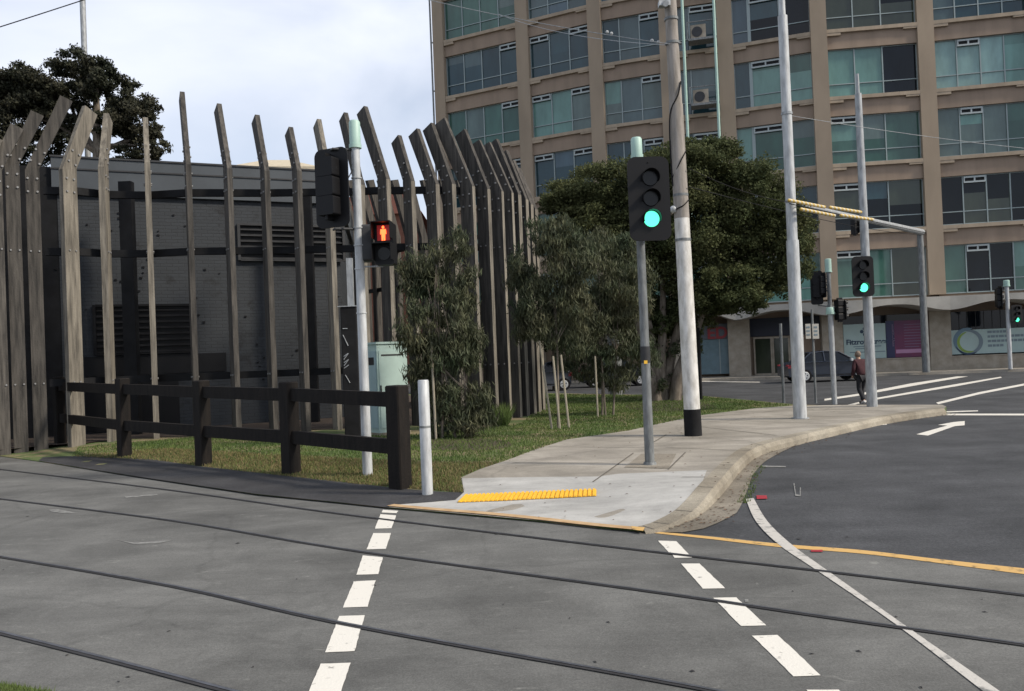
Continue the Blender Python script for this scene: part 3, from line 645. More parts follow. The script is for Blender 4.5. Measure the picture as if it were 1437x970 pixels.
# ------------------------------------------------------------------ substation and things behind it
def brick_mat():
    mt = pmat('dark grey painted brick', (.050, .056, .064), .7); nt = mt.node_tree; L = nt.links.new; b = nt.nodes['Principled BSDF']
    t = N(nt, 'ShaderNodeTexCoord'); sx = N(nt, 'ShaderNodeSeparateXYZ'); cx = N(nt, 'ShaderNodeCombineXYZ')
    L(t.outputs['Object'], sx.inputs[0]); L(sx.outputs[0], cx.inputs[0]); L(sx.outputs[2], cx.inputs[1])
    br = N(nt, 'ShaderNodeTexBrick'); br.inputs['Scale'].default_value = 1.; br.inputs['Brick Width'].default_value = .30; br.inputs['Row Height'].default_value = .10; br.inputs['Mortar Size'].default_value = .010
    br.inputs['Color1'].default_value = (.025, .030, .036, 1); br.inputs['Color2'].default_value = (.021, .025, .030, 1); br.inputs['Mortar'].default_value = (.016, .019, .023, 1)
    L(cx.outputs[0], br.inputs['Vector'])
    n = N(nt, 'ShaderNodeTexNoise'); n.inputs['Scale'].default_value = 1.2; n.inputs['Detail'].default_value = 9; n.inputs['Roughness'].default_value = .75; L(t.outputs['Object'], n.inputs['Vector'])
    r = N(nt, 'ShaderNodeValToRGB'); r.color_ramp.elements[0].position = .56; r.color_ramp.elements[1].position = .66; r.color_ramp.elements[0].color = (1, 1, 1, 1); r.color_ramp.elements[1].color = (.35, .35, .35, 1); L(n.outputs[0], r.inputs[0])
    mm = N(nt, 'ShaderNodeMixRGB', blend_type='MULTIPLY'); mm.inputs[0].default_value = 1; L(br.outputs[0], mm.inputs[1]); L(r.outputs[0], mm.inputs[2]); L(mm.outputs[0], b.inputs['Base Color'])
    bp = N(nt, 'ShaderNodeBump'); bp.inputs['Distance'].default_value = .01; bp.inputs['Strength'].default_value = .5; L(br.outputs['Fac'], bp.inputs['Height']); bp.invert = True; L(bp.outputs[0], b.inputs['Normal'])
    return mt
MAT['brick'] = brick_mat()
sa = base(84, 22.7); sb_ = base(492, 26.0); sa.z = sb_.z = 0
sub = thing('substation', 'dark grey brick substation inside the timber palisade', 'building', (sa.x, sa.y, .14))
SB = Bay(sa, sb_); TOP = 7.85
sc_ = sb_+Vector((-1.5, 9, 0)); sdd = sa+Vector((-3.5, 9, 0))
mb = MB(); ins = .12
mb.hexa([SB.p(ins, -ins, .14), SB.p(SB.L-ins, -ins, .14), sc_+up*.14, sdd+up*.14], [SB.p(ins, -ins, TOP-1.0), SB.p(SB.L-ins, -ins, TOP-1.0), sc_+up*(TOP-1.0), sdd+up*(TOP-1.0)])
mb.build('wall', MAT['brick'], sub)
mb = MB(); q = [SB.p(0, 0, 0), SB.p(SB.L, 0, 0), sc_+Vector((.1, .1, 0)), sdd+Vector((-.1, .1, 0))]
mb.hexa([p+up*(TOP-1.0) for p in q], [p+up*TOP for p in q]); fa = mb.build('fascia', MAT['subfascia'], sub)
mb = MB(); SB.box(mb, -.02, SB.L+.02, .003, .03, TOP-.33, TOP-.29); SB.box(mb, -.03, SB.L+.03, -.1, .035, TOP+.001, TOP+.05); mb.build('trim', MAT['darkgrey'], fa)
def louvre(u0, u1, z0, z1):
    mb = MB(); SB.box(mb, u0, u1, -.115, -.095, z0, z1); o = mb.build('louvre', MAT['black'], sub)
    mb = MB(); n = int((z1-z0)/.17)
    for i in range(n):
        z = z0+.03+i*(z1-z0-.05)/n; mb.hexa([SB.p(u0+.06, -.09, z+.05), SB.p(u1-.06, -.09, z+.05), SB.p(u1-.06, -.01, z), SB.p(u0+.06, -.01, z)], [SB.p(u0+.06, -.09, z+.075), SB.p(u1-.06, -.09, z+.075), SB.p(u1-.06, -.01, z+.025), SB.p(u0+.06, -.01, z+.025)])
    SB.box(mb, u0-.03, u0+.05, -.1, .01, z0, z1); SB.box(mb, u1-.05, u1+.03, -.1, .01, z0, z1); SB.box(mb, u0+.05, u1-.05, -.1, .01, z1-.05, z1+.01); SB.box(mb, u0+.05, u1-.05, -.1, .01, z0-.02, z0+.02)
    mb.build('slats', MAT['blacksteel'] if z0 < 4 else MAT['darkgrey'], o)
louvre(ux(SB, 336, 5), ux(SB, 484, 5), 5.05, 6.15)
louvre(ux(SB, 132, 3), ux(SB, 272, 3), 2.35, 3.75)
mb = MB(); SB.box(mb, ux(SB, 118, 2), ux(SB, 318, 2), -.115, -.07, 1.75, 2.3); SB.box(mb, ux(SB, 118, 2), ux(SB, 250, 2), -.115, -.07, .2, 1.74); mb.build('dark_opening', MAT['black'], sub)
mb = MB()
for i in range(70):
    u = random.random()*SB.L; z = random.choice([6.1, 5.9, 4.6, 4.2, 2.2, 1.6, 3.4])+random.gauss(0, .25); s = .03+.05*random.random()
    SB.box(mb, u, u+s, -.117, -.09, z, z+s*.7)
tag(mb.build('fixings', MAT['black'], sub), kind='stuff')
mb = MB(); SB.box(mb, -5, .25, -.7, -.14, .14, TOP-.25); mb.build('side_wing', MAT['blacksteel'], sub)
for xx, D in ((181, 22.4), (434, 24.4)):
    bb = base(xx+8, D); mb = MB(); mb.box((bb.x, bb.y, 3.55), (.34 if xx < 200 else .26, .22, 6.9)); mb.build('steel_column', MAT['blacksteel'], sub)
# cream hall and red roof behind
g = base(370, 52); o = thing('cream_building', 'cream roofed hall showing above the substation', 'building', (g.x, g.y, .14))
zt = H+(hor(370)-222)*52/F
mb = MB(); mb.box((g.x, g.y+3, zt/2-.6), (7.5, 6, zt-1.4)); mb.build('wall', MAT['stone'], o)
mb = MB(); x0, x1 = P(297, 225, 52).x, P(452, 225, 52).x
mb.hexa([Vector((x0-.6, 51, zt-1.5)), Vector((x1+.3, 51, zt-1.7)), Vector((x1+.3, 60, zt-1.7)), Vector((x0-.6, 60, zt-1.5))], [Vector((x0+.4, 51.1, zt-.55)), Vector((x1, 51.1, zt-.85)), Vector((x1, 60, zt-.85)), Vector((x0+.4, 60, zt-.55))])
mb.hexa([Vector((x0+1.2, 51.2, zt-.6)), Vector((x1, 51.2, zt-.84)), Vector((x1, 60, zt-.84)), Vector((x0+1.2, 60, zt-.6))], [Vector((x0+3.0, 53, zt+.15)), Vector((x1-2.4, 53, zt+.1)), Vector((x1-2.4, 58, zt+.1)), Vector((x0+3.0, 58, zt+.15))])
mb.build('roof', pmat('cream roof', (.48, .42, .31), .8, var=.08), o)
g = base(556, 60); zt = H+(hor(556)-262)*60/F; o = thing('brick_house', 'red tiled roof glimpsed between the palisade fins', 'house', (g.x, g.y, .14))
mb = MB(); mb.box((g.x-1, g.y+4, zt/2-1), (6, 8, zt-2)); mb.build('wall', pmat('red brick', (.22, .10, .07), .9, var=.15, vscale=6), o)
mb = MB(); mb.hexa([(g.x-4.4, g.y-.4, zt-2), (g.x+2.4, g.y-.4, zt-2), (g.x+2.4, g.y+8.4, zt-2), (g.x-4.4, g.y+8.4, zt-2)], [(g.x-3, g.y+2, zt), (g.x+1, g.y+2, zt), (g.x+1, g.y+6, zt), (g.x-3, g.y+6, zt)]); mb.build('roof', pmat('terracotta roof', (.30, .11, .065), .85, var=.15, vscale=5), o)

# ------------------------------------------------------------------ timber palisade
fins = [  # base x, D, top (x,y), bend (x,y), light?
 (-78, 18.6, (-40, 200), (-85, 262), 0), (-50, 18.8, (-14, 188), (-58, 255), 0), (-22, 19.1, (14, 186), (-30, 245), 1), (5, 19.4, (38, 172), (-4, 236), 0), (30, 19.7, (62, 153), (22, 226), 0), (58, 20.0, (93, 131), (53, 233), 0),
 (108, 20.1, (122, 140), (96, 233), 1), (158, 20.6, (153, 151), (148, 230), 1), (220, 20.9, (203, 159), (206, 224), 1), (277, 20.8, (255, 118), (264, 227), 0), (333, 21.0, (306, 137), (320, 233), 0), (385, 21.2, (357, 154), (370, 236), 0),
 (430, 21.3, (405, 173), (416, 236), 0), (474, 21.4, (444, 159), (460, 250), 1), (517, 21.5, (478, 150), (500, 255), 0), (552, 21.5, (509, 142), (539, 247), 0), (587, 21.6, (556, 186), (573, 250), 0), (620, 21.7, (582, 176), (607, 254), 0),
 (643, 21.8, (602, 167), (630, 254), 0), (669, 22.0, (619, 161), (656, 257), 0), (691, 22.3, (648, 176), (678, 261), 0), (709, 22.7, (667, 193), (696, 264), 0), (723, 23.1, (681, 196), (710, 266), 0), (734, 23.6, (694, 190), (721, 269), 0),
 (744, 24.2, (705, 207), (731, 276), 0), (751, 24.9, (716, 222), (738, 283), 0), (757, 25.7, (725, 232), (744, 290), 0)]
f0 = base(277, 20.8)
pal = thing('timber_palisade', 'ring of tall weathered timber fins bent inward at the top, bolted to black rails', 'palisade', (f0.x, f0.y, .14))
inner = []; prev = None
for i, (bx, D, tp_, bd, lt) in enumerate(fins):
    bp_ = base(bx, D, .10); dy = bd[1]-tp_[1]; Ln = ((tp_[0]-bd[0])+.04*dy)/dy
    s = max(-1, min(1, Ln/.42)); al = math.atan2(bp_.x, bp_.y); th = al+math.asin(s)
    if i > 18: th = min(th, R(-52))
    inn = Vector((math.sin(th), math.cos(th), 0)); tn = Vector((inn.y, -inn.x, 0))
    zb = H+(hor(bx)-bd[1])*D/F; zt = H+(hor(bx)-tp_[1])*D/F
    # upper part leans in: perspective makes it recede, so lengthen slightly
    up_l = (zt-zb)*1.04; dep = .30 if i < 6 else .40; th_ = .125+.02*random.random()
    ox = .42*up_l; px = .30  # cut
    d2 = dep*.96
    lower = [(-dep/2, .05-bp_.z), (dep/2, .05-bp_.z), (dep/2, zb+.02), (dep/2-.0, zb+.10), (-dep/2, zb-.02)]
    # lower plank and upper plank drawn as two solids side by side overlapping at the joint
    mb = MB(); mb.mi = 0
    jit = random.uniform(-.02, .02)
    o3 = Vector((bp_.x, bp_.y, 0))
    mb.prism([(-dep/2, .02), (dep/2, .02), (dep/2, zb-.03), (-dep/2, zb-.10)], o3-tn*th_/2, inn, up, tn, th_)
    cosl = 1/math.hypot(1, .42); ax = Vector((.42*cosl, cosl)); ay = Vector((cosl, -.42*cosl))
    base2 = Vector((-dep/2, zb-.10)); b3 = Vector((dep/2, zb-.03))
    e1 = base2+ax*(up_l/cosl+.08+jit); e2 = e1+ay*d2
    mb.prism([tuple(base2+Vector((0, .002))), tuple(b3+Vector((0, .002))), tuple(e2), tuple(e1)], o3-tn*(th_*.46), inn, up, tn, th_*.92)
    mb.mi = 1
    for sd_ in (-1, 1):
        for zz in (zb-.30, zb-.62):
            for rr in (-.10, .10): c = o3+inn*rr+tn*sd_*(th_/2)+up*zz; mb.tube([c, c+tn*sd_*.03], .026, 7)
        for zz in (.18, .48):
            for rr in (-.10, .10):
                q = base2.lerp(b3, .5)+ax*zz+ay*rr; c = o3+inn*q.x+up*q.y+tn*sd_*(th_*.46); mb.tube([c, c+tn*sd_*.03], .026, 7)
        for zz in (1.65, 4.85):
            for rr in (-.08, .10): c = o3+inn*rr+up*zz+tn*sd_*(th_/2); mb.tube([c, c+tn*sd_*.025], .022, 6)
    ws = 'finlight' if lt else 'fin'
    # pale outer edges: weathering plus sunlit brightness painted into the colour
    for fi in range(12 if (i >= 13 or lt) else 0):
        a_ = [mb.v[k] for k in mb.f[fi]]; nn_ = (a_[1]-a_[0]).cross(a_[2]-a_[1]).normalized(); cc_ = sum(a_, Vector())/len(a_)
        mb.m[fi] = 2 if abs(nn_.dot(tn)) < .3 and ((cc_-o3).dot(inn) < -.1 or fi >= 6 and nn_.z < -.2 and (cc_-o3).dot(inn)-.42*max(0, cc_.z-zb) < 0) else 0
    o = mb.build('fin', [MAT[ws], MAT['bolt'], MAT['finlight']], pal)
    inner.append(o3+inn*(dep/2+.07))
for zz in (1.65, 4.85, 6.35):
    mb = MB(); vs = []
    for i, p in enumerate(inner):
        t = (inner[min(i+1, len(inner)-1)]-inner[max(i-1, 0)]).normalized(); n = Vector((-t.y, t.x, 0))
        vs += [p-n*.03+up*(zz-.09), p+n*.09+up*(zz-.09), p+n*.09+up*(zz+.09), p-n*.03+up*(zz+.09)]
    mb.add(vs, [(4*i+k, 4*i+(k+1) % 4, 4*i+4+(k+1) % 4, 4*i+4+k) for i in range(5, len(inner)-1) for k in range(4)])
    mb.build('rail', MAT['blacksteel'], pal)
# far side of the ring
farp = []
for i, xx in enumerate((498, 512, 526, 540, 556, 574, 594, 616, 640, 664, 690, 715)):
    D = 36-.55*i; bp_ = base(xx+9, D, .1); zt = H+(hor(xx)-256)*D/F; zb = zt-2.2
    inn = Vector((-.45, -.89, 0)).normalized(); tn = Vector((inn.y, -inn.x, 0)); o3 = Vector((bp_.x, bp_.y, 0)); mb = MB(); dep = .42
    mb.prism([(-dep/2, .02), (dep/2, .02), (dep/2, zb), (.42*2.2+dep/2, zt-.1), (.42*2.2-dep/2, zt), (-dep/2, zb)], o3-tn*.07, inn, up, tn, .14)
    mb.build('fin', MAT['fin'], pal); farp.append(o3)
for zz in (4.85, 6.35):
    mb = MB()
    for a, b2 in zip(farp, farp[1:]): mb.tube([a+up*zz, b2+up*zz], .10, 4)
    mb.build('rail', MAT['blacksteel'], pal)
# dark growth and soil inside the ring
sheet('garden_soil', [tuple(p[:2]) for p in inner]+[(base(757, 30).x, 30), (-2, 40), (-20, 40), (-22, 22)], MAT['mulch'], .006, 'bare dark soil inside the palisade ring', follow=False).location.z = .14

# ------------------------------------------------------------------ black rail fence
fpx = [(85, 625), (175, 641), (286, 652.5), (409, 665), (562, 685)]
ftop = [529, 531, 534, 536, 541]
fb = [T(*p) for p in fpx]
fe = thing('timber_fence', 'black stained two rail timber fence beside the tramway', 'fence', fb[4])
for i, (p, t) in enumerate(zip(fb, ftop)):
    d = (fb[min(i+1, 4)]-fb[max(i-1, 0)]); rz = math.atan2(d.y, d.x); D = p.y
    ht = (fpx[i][1]-t)*p.y/F; wd = (.27, .26, .26, .27, .29)[i]
    mb = MB(); mb.box((p.x, p.y, p.z+ht/2-.05), (wd, .22, ht+.1), rz, .018); mb.build('post', MAT['blackwood'], fe)
for lv_ in (.88, .34):
    for i in range(4):
        a, b2 = fb[i], fb[i+1]; ha = (fpx[i][1]-ftop[i])*a.y/F; hb = (fpx[i+1][1]-ftop[i+1])*b2.y/F; d = (b2-a).normalized(); n = Vector((d.y, -d.x, 0)).normalized()*-.04
        za, zb = (a.z+ha*lv_-.03, b2.z+hb*lv_-.03) if lv_ > .5 else (a.z+ha*.40, b2.z+hb*.40)
        mb = MB(); wv = Vector((0, 0, .105)); nn = Vector((n.x, n.y, 0)).normalized()*.05
        A2 = a+d*.11; B2 = b2-d*.11
        A2 = Vector((A2.x, A2.y, za)); B2 = Vector((B2.x, B2.y, zb))
        mb.hexa([A2-nn-wv, A2+nn-wv, A2+nn+wv, A2-nn+wv], [B2-nn-wv, B2+nn-wv, B2+nn+wv, B2-nn+wv]); mb.build('rail', MAT['blackwood'], fe)

# ------------------------------------------------------------------ poles and signals
def pole(mb, b0, segs, lean=(0, 0), n=18):     # segs: (z0,z1,r0,r1)
    for z0, z1, ra, rb in segs:
        mb.tube([Vector((b0.x+lean[0]*(z0), b0.y+lean[1]*z0, z0)), Vector((b0.x+lean[0]*z1, b0.y+lean[1]*z1, z1))], [ra, rb], n)
def zat(bx, D, y): return H+(hor(bx)-y)*D/F
def rrect(w, h, r, n=5):
    out = []
    for cx, cy, a0 in ((w/2-r, h/2-r, 0), (-w/2+r, h/2-r, 90), (-w/2+r, -h/2+r, 180), (w/2-r, -h/2+r, 270)):
        for i in range(n+1): a = R(a0+90*i/n); out.append((cx+r*math.cos(a), cy+r*math.sin(a)))
    return out
def head(parent, c, ang, w=.62, h=1.24, on=2, lr=.115, dirr=1, offx=0.):
    """three lens signal head; faces -Y turned by ang"""
    M = Matrix.Translation(Vector(c)-Vector(parent['_w'])) @ Matrix.Rotation(ang, 4, 'Z')
    mb = MB(M); mb.prism(rrect(w, h, min(w*.2, .12)), (0, -.012, 0), (1, 0, 0), (0, 0, 1), (0, 1, 0), .024)
    hw = lr*2.7
    for k in range(3):
        z = (1-k)*lr*2.55; mb.prism(rrect(hw, lr*2.5, .03), (offx, .012, z), (1, 0, 0), (0, 0, 1), (0, 1, 0), .20)
    mb.ball((0, -.014, h*.43), .012, 6); mb.box((offx, .1, lr*4.1), (.05, .16, .07)); mb.box((offx, .1, -lr*4.1), (.05, .16, .07))
    hd = mb.build('signal_head', MAT['black'], parent, local=True)
    for k in range(3):
        z = (1-k)*lr*2.55
        mb = MB(M); mb.tube([(offx, -.014, z), (offx, -.030, z)], [lr, lr*.93], 24); l = mb.build('lens', MAT['green_on'] if on == k else MAT['lens_off'], hd, local=True)
        if on == k: tag(l, 'lit green lamp')
        mb = MB(M); n = 18; vs = []
        for i in range(n+1):
            a = R(-20)+R(220)*i/n
            for yy, rr in ((-.013, lr*1.08), (-.11-.04*math.sin(a), lr*1.06), (-.11-.04*math.sin(a), lr*1.12), (-.013, lr*1.14)): vs.append((offx+rr*math.cos(a), yy, z+rr*math.sin(a)))
        mb.add(vs, [(4*i+j, 4*i+4+j, 4*i+4+(j+1) % 4, 4*i+(j+1) % 4) for i in range(n) for j in range(4)])
        mb.build('visor', MAT['black'], hd, local=True, smooth=True)
    return hd
def cap(parent, b0, z0, z1, r, lean=(0, 0)):
    mb = MB(); p = lambda z: Vector((b0.x+lean[0]*z, b0.y+lean[1]*z, z)); mb.tube([p(z0), p(z0+.06), p(z0+.061), p(z1-.03), p(z1)], [r*1.12, r*1.12, r, r, r*.8], 16); mb.build('cap', MAT['mint'], parent, smooth=True)

# S2: green signal in front of the path
p = T(912, 653); s2 = thing('traffic_signal', 'green lit traffic signal on grey pole, beside the white banded pole', 'traffic signal', p, 'traffic signals')
zt = zat(912, p.y, 222); mb = MB(); pole(mb, p, [(p.z-.05, zt, .073, .060)]); mb.tube([p, p+up*.05], [.11, .09], 16); mb.build('pole', MAT['galvdull'], s2, smooth=True)
cap(s2, p, zt, zat(912, p.y, 192), .085)
mb = MB(); mb.box((p.x-.01, p.y-.078, zat(912, p.y, 508)), (.05, .01, .05)); mb.build('sticker', MAT['tactile'], s2)
mb = MB(); mb.tube([p+up*(zat(912, p.y, 507)-.02-p.z), p+up*(zat(912, p.y, 486)-p.z)], .0755, 18); mb.build('band', MAT['darkgrey'], s2, smooth=True)
hc = P(911, 279, p.y-.28); h2 = head(s2, hc, R(4), .62, 1.24, 2, .118, offx=.02)
for zz in (.45, -.45): mb = MB(); mb.tube([(p.x, p.y, hc.z+zz), (hc.x, hc.y+.12, hc.z+zz)], .022, 8); mb.build('bracket', MAT['galvdull'], s2)
# S1: pole with reversed head and red man
p = T(516, 667); s1 = thing('traffic_signal', 'signal pole showing the back of a signal head and a red standing man', 'traffic signal', p, 'traffic signals')
zt = zat(516, p.y, 207); mb = MB(); pole(mb, p, [(p.z-.05, zt, .080, .066)])
for yy in (250, 320, 345, 378, 440): zz = zat(516, p.y, yy); mb.tube([p*1+up*(zz-p.z), p+up*(zz+.02-p.z)], .083, 18)
mb.build('pole', MAT['galvlight'], s1, smooth=True)
cap(s1, p, zt, zat(516, p.y, 168), .088)
hc = P(466, 264, p.y-.05)
h1 = head(s1, hc, R(180-24), .62, 1.24, -1, .118)
mb = MB()
for yy in (211, 322): a = P(500, yy, p.y); mb.tube([(p.x, p.y, a.z), (hc.x+.05, hc.y-.1, a.z), (hc.x, hc.y, a.z)], .02, 8)
mb.tube([(p.x, p.y-.02, zat(516, p.y, 230)), (p.x-.18, p.y-.12, zat(516, p.y, 262)), (p.x-.24, p.y-.1, zat(516, p.y, 246)), (hc.x+.1, hc.y-.15, zat(516, p.y, 236))], .010, 6)
mb.build('bracket', MAT['darkgrey'], s1)
# pedestrian lantern
pc = P(541, 343, p.y-.02); M = Matrix.Translation(pc-Vector(s1['_w'])) @ Matrix.Rotation(R(-6), 4, 'Z')
mb = MB(M); mb.prism(rrect(.30, .66, .03), (0, -.10, 0), (1, 0, 0), (0, 0, 1), (0, 1, 0), .22); 
for z0 in (.32, -.01):
    mb.box((0, -.20, z0), (.30, .20, .012)); mb.box((-.148, -.20, z0-.13), (.010, .20, .25)); mb.box((.148, -.20, z0-.13), (.010, .20, .25))
ph = mb.build('pedestrian_lantern', MAT['black'], s1, local=True)
mb = MB(M); mb.box((0, -.105, .165), (.20, .008, .24)); mb.build('red_lens', MAT['red_glow'], ph, local=True)
mb = MB(M); y = -.118
mb.prism(rrect(.035, .045, .016), (0, y, .250), (1, 0, 0), (0, 0, 1), (0, 1, 0), .006)
mb.prism([(-.042, .075), (.042, .075), (.048, .0), (.034, -.005), (.030, .045), (.027, -.10), (.004, -.10), (0, -.02), (-.004, -.10), (-.027, -.10), (-.030, .045), (-.034, -.005), (-.048, 0)], (0, y, .145), (1, 0, 0), (0, 0, 1), (0, 1, 0), .006)
mb.build('red_man', MAT['red_on'], ph, local=True)
mb = MB(M); mb.tube([(0, -.104, -.16), (0, -.115, -.16)], .10, 20); mb.build('green_lens', MAT['lens_off'], ph, local=True)
for yy in (318, 374): a = P(520, yy, p.y); mb = MB(); mb.tube([(p.x, p.y, a.z), (pc.x-.06, pc.y+.08, a.z)], .014, 8); mb.build('bracket', MAT['galv'], s1)
M2 = Matrix.Translation(P(516, 342, p.y+.10)-Vector(s1['_w'])) @ Matrix.Rotation(R(100), 4, 'Z')
mb = MB(M2); mb.prism(rrect(.26, .58, .04), (0, -.05, 0), (1, 0, 0), (0, 0, 1), (0, 1, 0), .18); mb.box((0, -.12, .27), (.26, .16, .02)); mb.build('pedestrian_lantern', MAT['darkgrey'], s1, local=True)
q0 = base(503, 15.0); mb = MB(); mb.box((q0.x, q0.y, 0), (.01, .01, .01))
q = T(508, 612)
# grey conduit pole with dark notice behind the signal pole
pc_ = base(500, 17.6); o = thing('service_post', 'slim grey post and black scribbled box just behind the red man pole', 'service post', pc_)
mb = MB(); mb.box((pc_.x, pc_.y, (zat(500, 17.6, 362)+zat(500, 17.6, 431))/2), (.13, .08, zat(500, 17.6, 362)-zat(500, 17.6, 431))); mb.build('post', MAT['galv'], o)
za, zb = zat(500, 17.6, 545), zat(500, 17.6, 431); mb = MB(); bxx = P(492, 480, 17.5); mb.box((bxx.x, bxx.y-.02, (.13+zb)/2), (.34, .22, zb-.13), 0, .02); mb.mi = 1; mb.box((bxx.x-.02, bxx.y-.02, zb+.01), (.40, .26, .02)); bo = mb.build('black_box', [MAT['blackmatt'], MAT['galv']], o)
mb = MB()
y0 = bxx.y-.135
for a, b2 in [((.02, .90), (.12, .90)), ((.02, .80), (.12, .62)), ((.02, .45), (.12, .50)), ((.12, .50), (.02, .40)), ((.02, .35), (.12, .40)), ((.12, .40), (.02, .30)), ((.02, .26), (.12, .31)), ((.04, .15), (.13, .02))]:
    mb.tube([(bxx.x-.15+a[0], y0, za+.1+a[1]*1.3), (bxx.x-.15+b2[0], y0, za+.1+b2[1]*1.3)], .009, 5)
mb.build('scribble', MAT['galv'], bo)
# electrical cabinet
cb0 = base(533, 19.1); o = thing('utility_cabinet', 'pale green metal utility cabinet behind the fence end post', 'cabinet', cb0)
rz = R(-24); ch = zat(533, 19.1, 483)-.14
def cbox(mb, x0, x1, y0, y1, z0, z1):
    c, s = math.cos(rz), math.sin(rz); mb.hexa([(cb0.x+x*c-y*s, cb0.y+x*s+y*c, z0) for x, y in ((x0, y0), (x1, y0), (x1, y1), (x0, y1))], [(cb0.x+x*c-y*s, cb0.y+x*s+y*c, z1) for x, y in ((x0, y0), (x1, y0), (x1, y1), (x0, y1))])
rz = R(38)
WX, WY = .80, 1.0
mb = MB(); cbox(mb, 0, WX, 0, WY, .20, .14+ch); bd_ = mb.build('body', MAT['cabgreen'], o)
mb = MB(); cbox(mb, -.03, WX+.03, -.03, WY+.03, .14+ch+.001, .14+ch+.05); mb.build('lid', MAT['cabgreen'], o)
mb = MB(); cbox(mb, -.02, WX+.02, -.02, WY+.02, .12, .20); mb.build('plinth', MAT['kerb'], o)
mb = MB(); cbox(mb, .04, WX-.04, -.018, -.002, .30, ch-.02); dd = mb.build('door', MAT['cabgreen'], o)
mb = MB(); cbox(mb, .05, .08, -.04, -.019, 1.1, 1.3); cbox(mb, .10, WX-.10, -.022, -.0185, ch-.14, ch-.10); mb.build('handle', MAT['darkgrey'], dd)
mb = MB(); cbox(mb, -.016, -.002, .04, WY-.04, .30, ch-.02); d2 = mb.build('side_panel', MAT['cabshade'], o)
mb = MB(); cbox(mb, -.022, -.017, .12, .42, ch-.34, ch-.16); mb.build('vent', MAT['darkgrey'], d2)
# bollard
p = T(600, 694); mb = MB(); ht = zat(600, p.y, 533); mb.tube([(p.x, p.y, p.z-.05), (p.x, p.y, ht-.015), (p.x, p.y, ht)], [.075, .075, .066], 20)
o = mb.build('bollard', MAT['galvlight'], smooth=True); rootmesh(o, p); tag(o, 'plain galvanised steel bollard at the end of the black fence', 'bollard')
mb = MB(); mb.tube([(0, 0, .9), (0, 0, .93)], .0765, 20); mb.build('band', MAT['galvdull'], o, local=True)
# white banded wood pole
p = T(973, 612); lean = (-.0105, 0)
wp = thing('power_pole', 'tall round pole with flaking white paint and a black band at its foot', 'pole', p)
z1 = zat(973, p.y, 574); z2 = zat(973, p.y, 306); z3 = 12.6
def pl(z): return (p.x+lean[0]*(z-p.z), p.y, z)
mb = MB(); mb.tube([pl(p.z-.05), pl(z1)], [.172, .168], 24); mb.build('black_band', MAT['blackmatt'], wp, smooth=True)
mb = MB(); mb.tube([pl(z1+.001), pl(z2)], [.160, .146], 24); mb.build('painted_shaft', MAT['whitepaint'], wp, smooth=True)
mb = MB(); zc = zat(973, p.y, 145); mb.tube([pl(z2+.001), pl(zc)], [.148, .136], 24); mb.tube([pl(zc+.001), pl(z3)], [.126, .105], 24); mb.build('shaft', MAT['concretepole'], wp, smooth=True)
for yy in (338, 275, 60, 26):
    zz = zat(973, p.y, yy); mb = MB(); mb.tube([pl(zz), pl(zz+.05)], .158 if yy > 330 else (.150 if yy > 100 else .138), 20)
    if yy == 60: mb.tube([(pl(zz)[0]-.16, p.y-.05, zz), (pl(zz)[0]+.16, p.y-.05, zz)], .03, 8)
    mb.build('clamp_band', MAT['galvdull'], wp, smooth=True)
mb = MB(); ca = pl(zat(973, p.y, 115)); mb.tube(smooth([Vector(ca)+Vector((.10, -.11, 0)), Vector(pl(zat(973, p.y, 135)))+Vector((.02, -.15, 0)), Vector(pl(zat(973, p.y, 160)))+Vector((-.14, -.08, 0)), Vector(pl(zat(973, p.y, 215)))+Vector((-.16, -.03, 0)), Vector(pl(zat(973, p.y, 260)))+Vector((-.15, -.03, 0))], 5), .014, 6)
mb.tube(smooth([Vector(pl(zat(973, p.y, 212)))+Vector((.14, -.08, 0)), Vector(pl(zat(973, p.y, 228)))+Vector((0, -.16, 0)), Vector(pl(zat(973, p.y, 250)))+Vector((-.16, -.02, 0))], 5), .012, 6)
mb.tube(smooth([Vector(pl(zat(973, p.y, 281)))+Vector((.14, -.09, 0)), Vector(pl(zat(973, p.y, 290)))+Vector((0, -.17, 0)), Vector(pl(zat(973, p.y, 296)))+Vector((-.22, -.05, 0))], 5), .012, 6)
mb.build('cable', MAT['blackmatt'], wp)
mb = MB(); c = P(945, 294, p.y-.05); mb.ball(c, .075, 10); mb.build('insulator', MAT['galvlight'], wp, smooth=True)
c = P(932, 6, p.y-.1); mb = MB(); mb.box(c, (.22, .16, .10)); mb.tube([c, c+Vector((.0, -.16, -.05))], .06, 10); mb.tube([c, (pl(c.z)[0], p.y, c.z-.1)], .02, 6); mb.build('floodlight', MAT['galvlight'], wp)
# steel strain pole
def steel_pole(px, py, segs, label, name='tram_pole', mat='galvlight'):
    p = T(px, py); o = thing(name, label, 'pole', p, 'steel poles on the footpath')
    mb = MB(); pole(mb, p, [(p.z-.05 if i == 0 else zat(px, p.y, a), zat(px, p.y, b), ra, rb) for i, (a, b, ra, rb) in enumerate(segs)], n=20)
    mb.build('shaft', MAT[mat], o, smooth=True); return o, p
o, p = steel_pole(1123, 588, [(588, 337, .150, .140), (337, 20, .118, .108), (20, -260, .072, .06)], 'tallest pale steel pole, beside the yellow striped wire guards', mat='galvlight')
mb = MB(); 
for yy in (160, 284): zz = zat(1123, p.y, yy); mb.tube([(p.x, p.y, zz), (p.x, p.y, zz+.06)], .128, 20)
mb.tube([(p.x, p.y, p.z), (p.x, p.y, p.z+.03)], .20, 20); mb.build('clamp', MAT['galv'], o, smooth=True)
wireA = Vector((p.x, p.y, zat(1123, p.y, 160)))
o, p3 = steel_pole(1224, 571, [(571, 130, .135, .085), (130, 102, .045, .04)], 'steel pole carrying the green signal nearest the walking person', 'traffic_signal', 'galv')
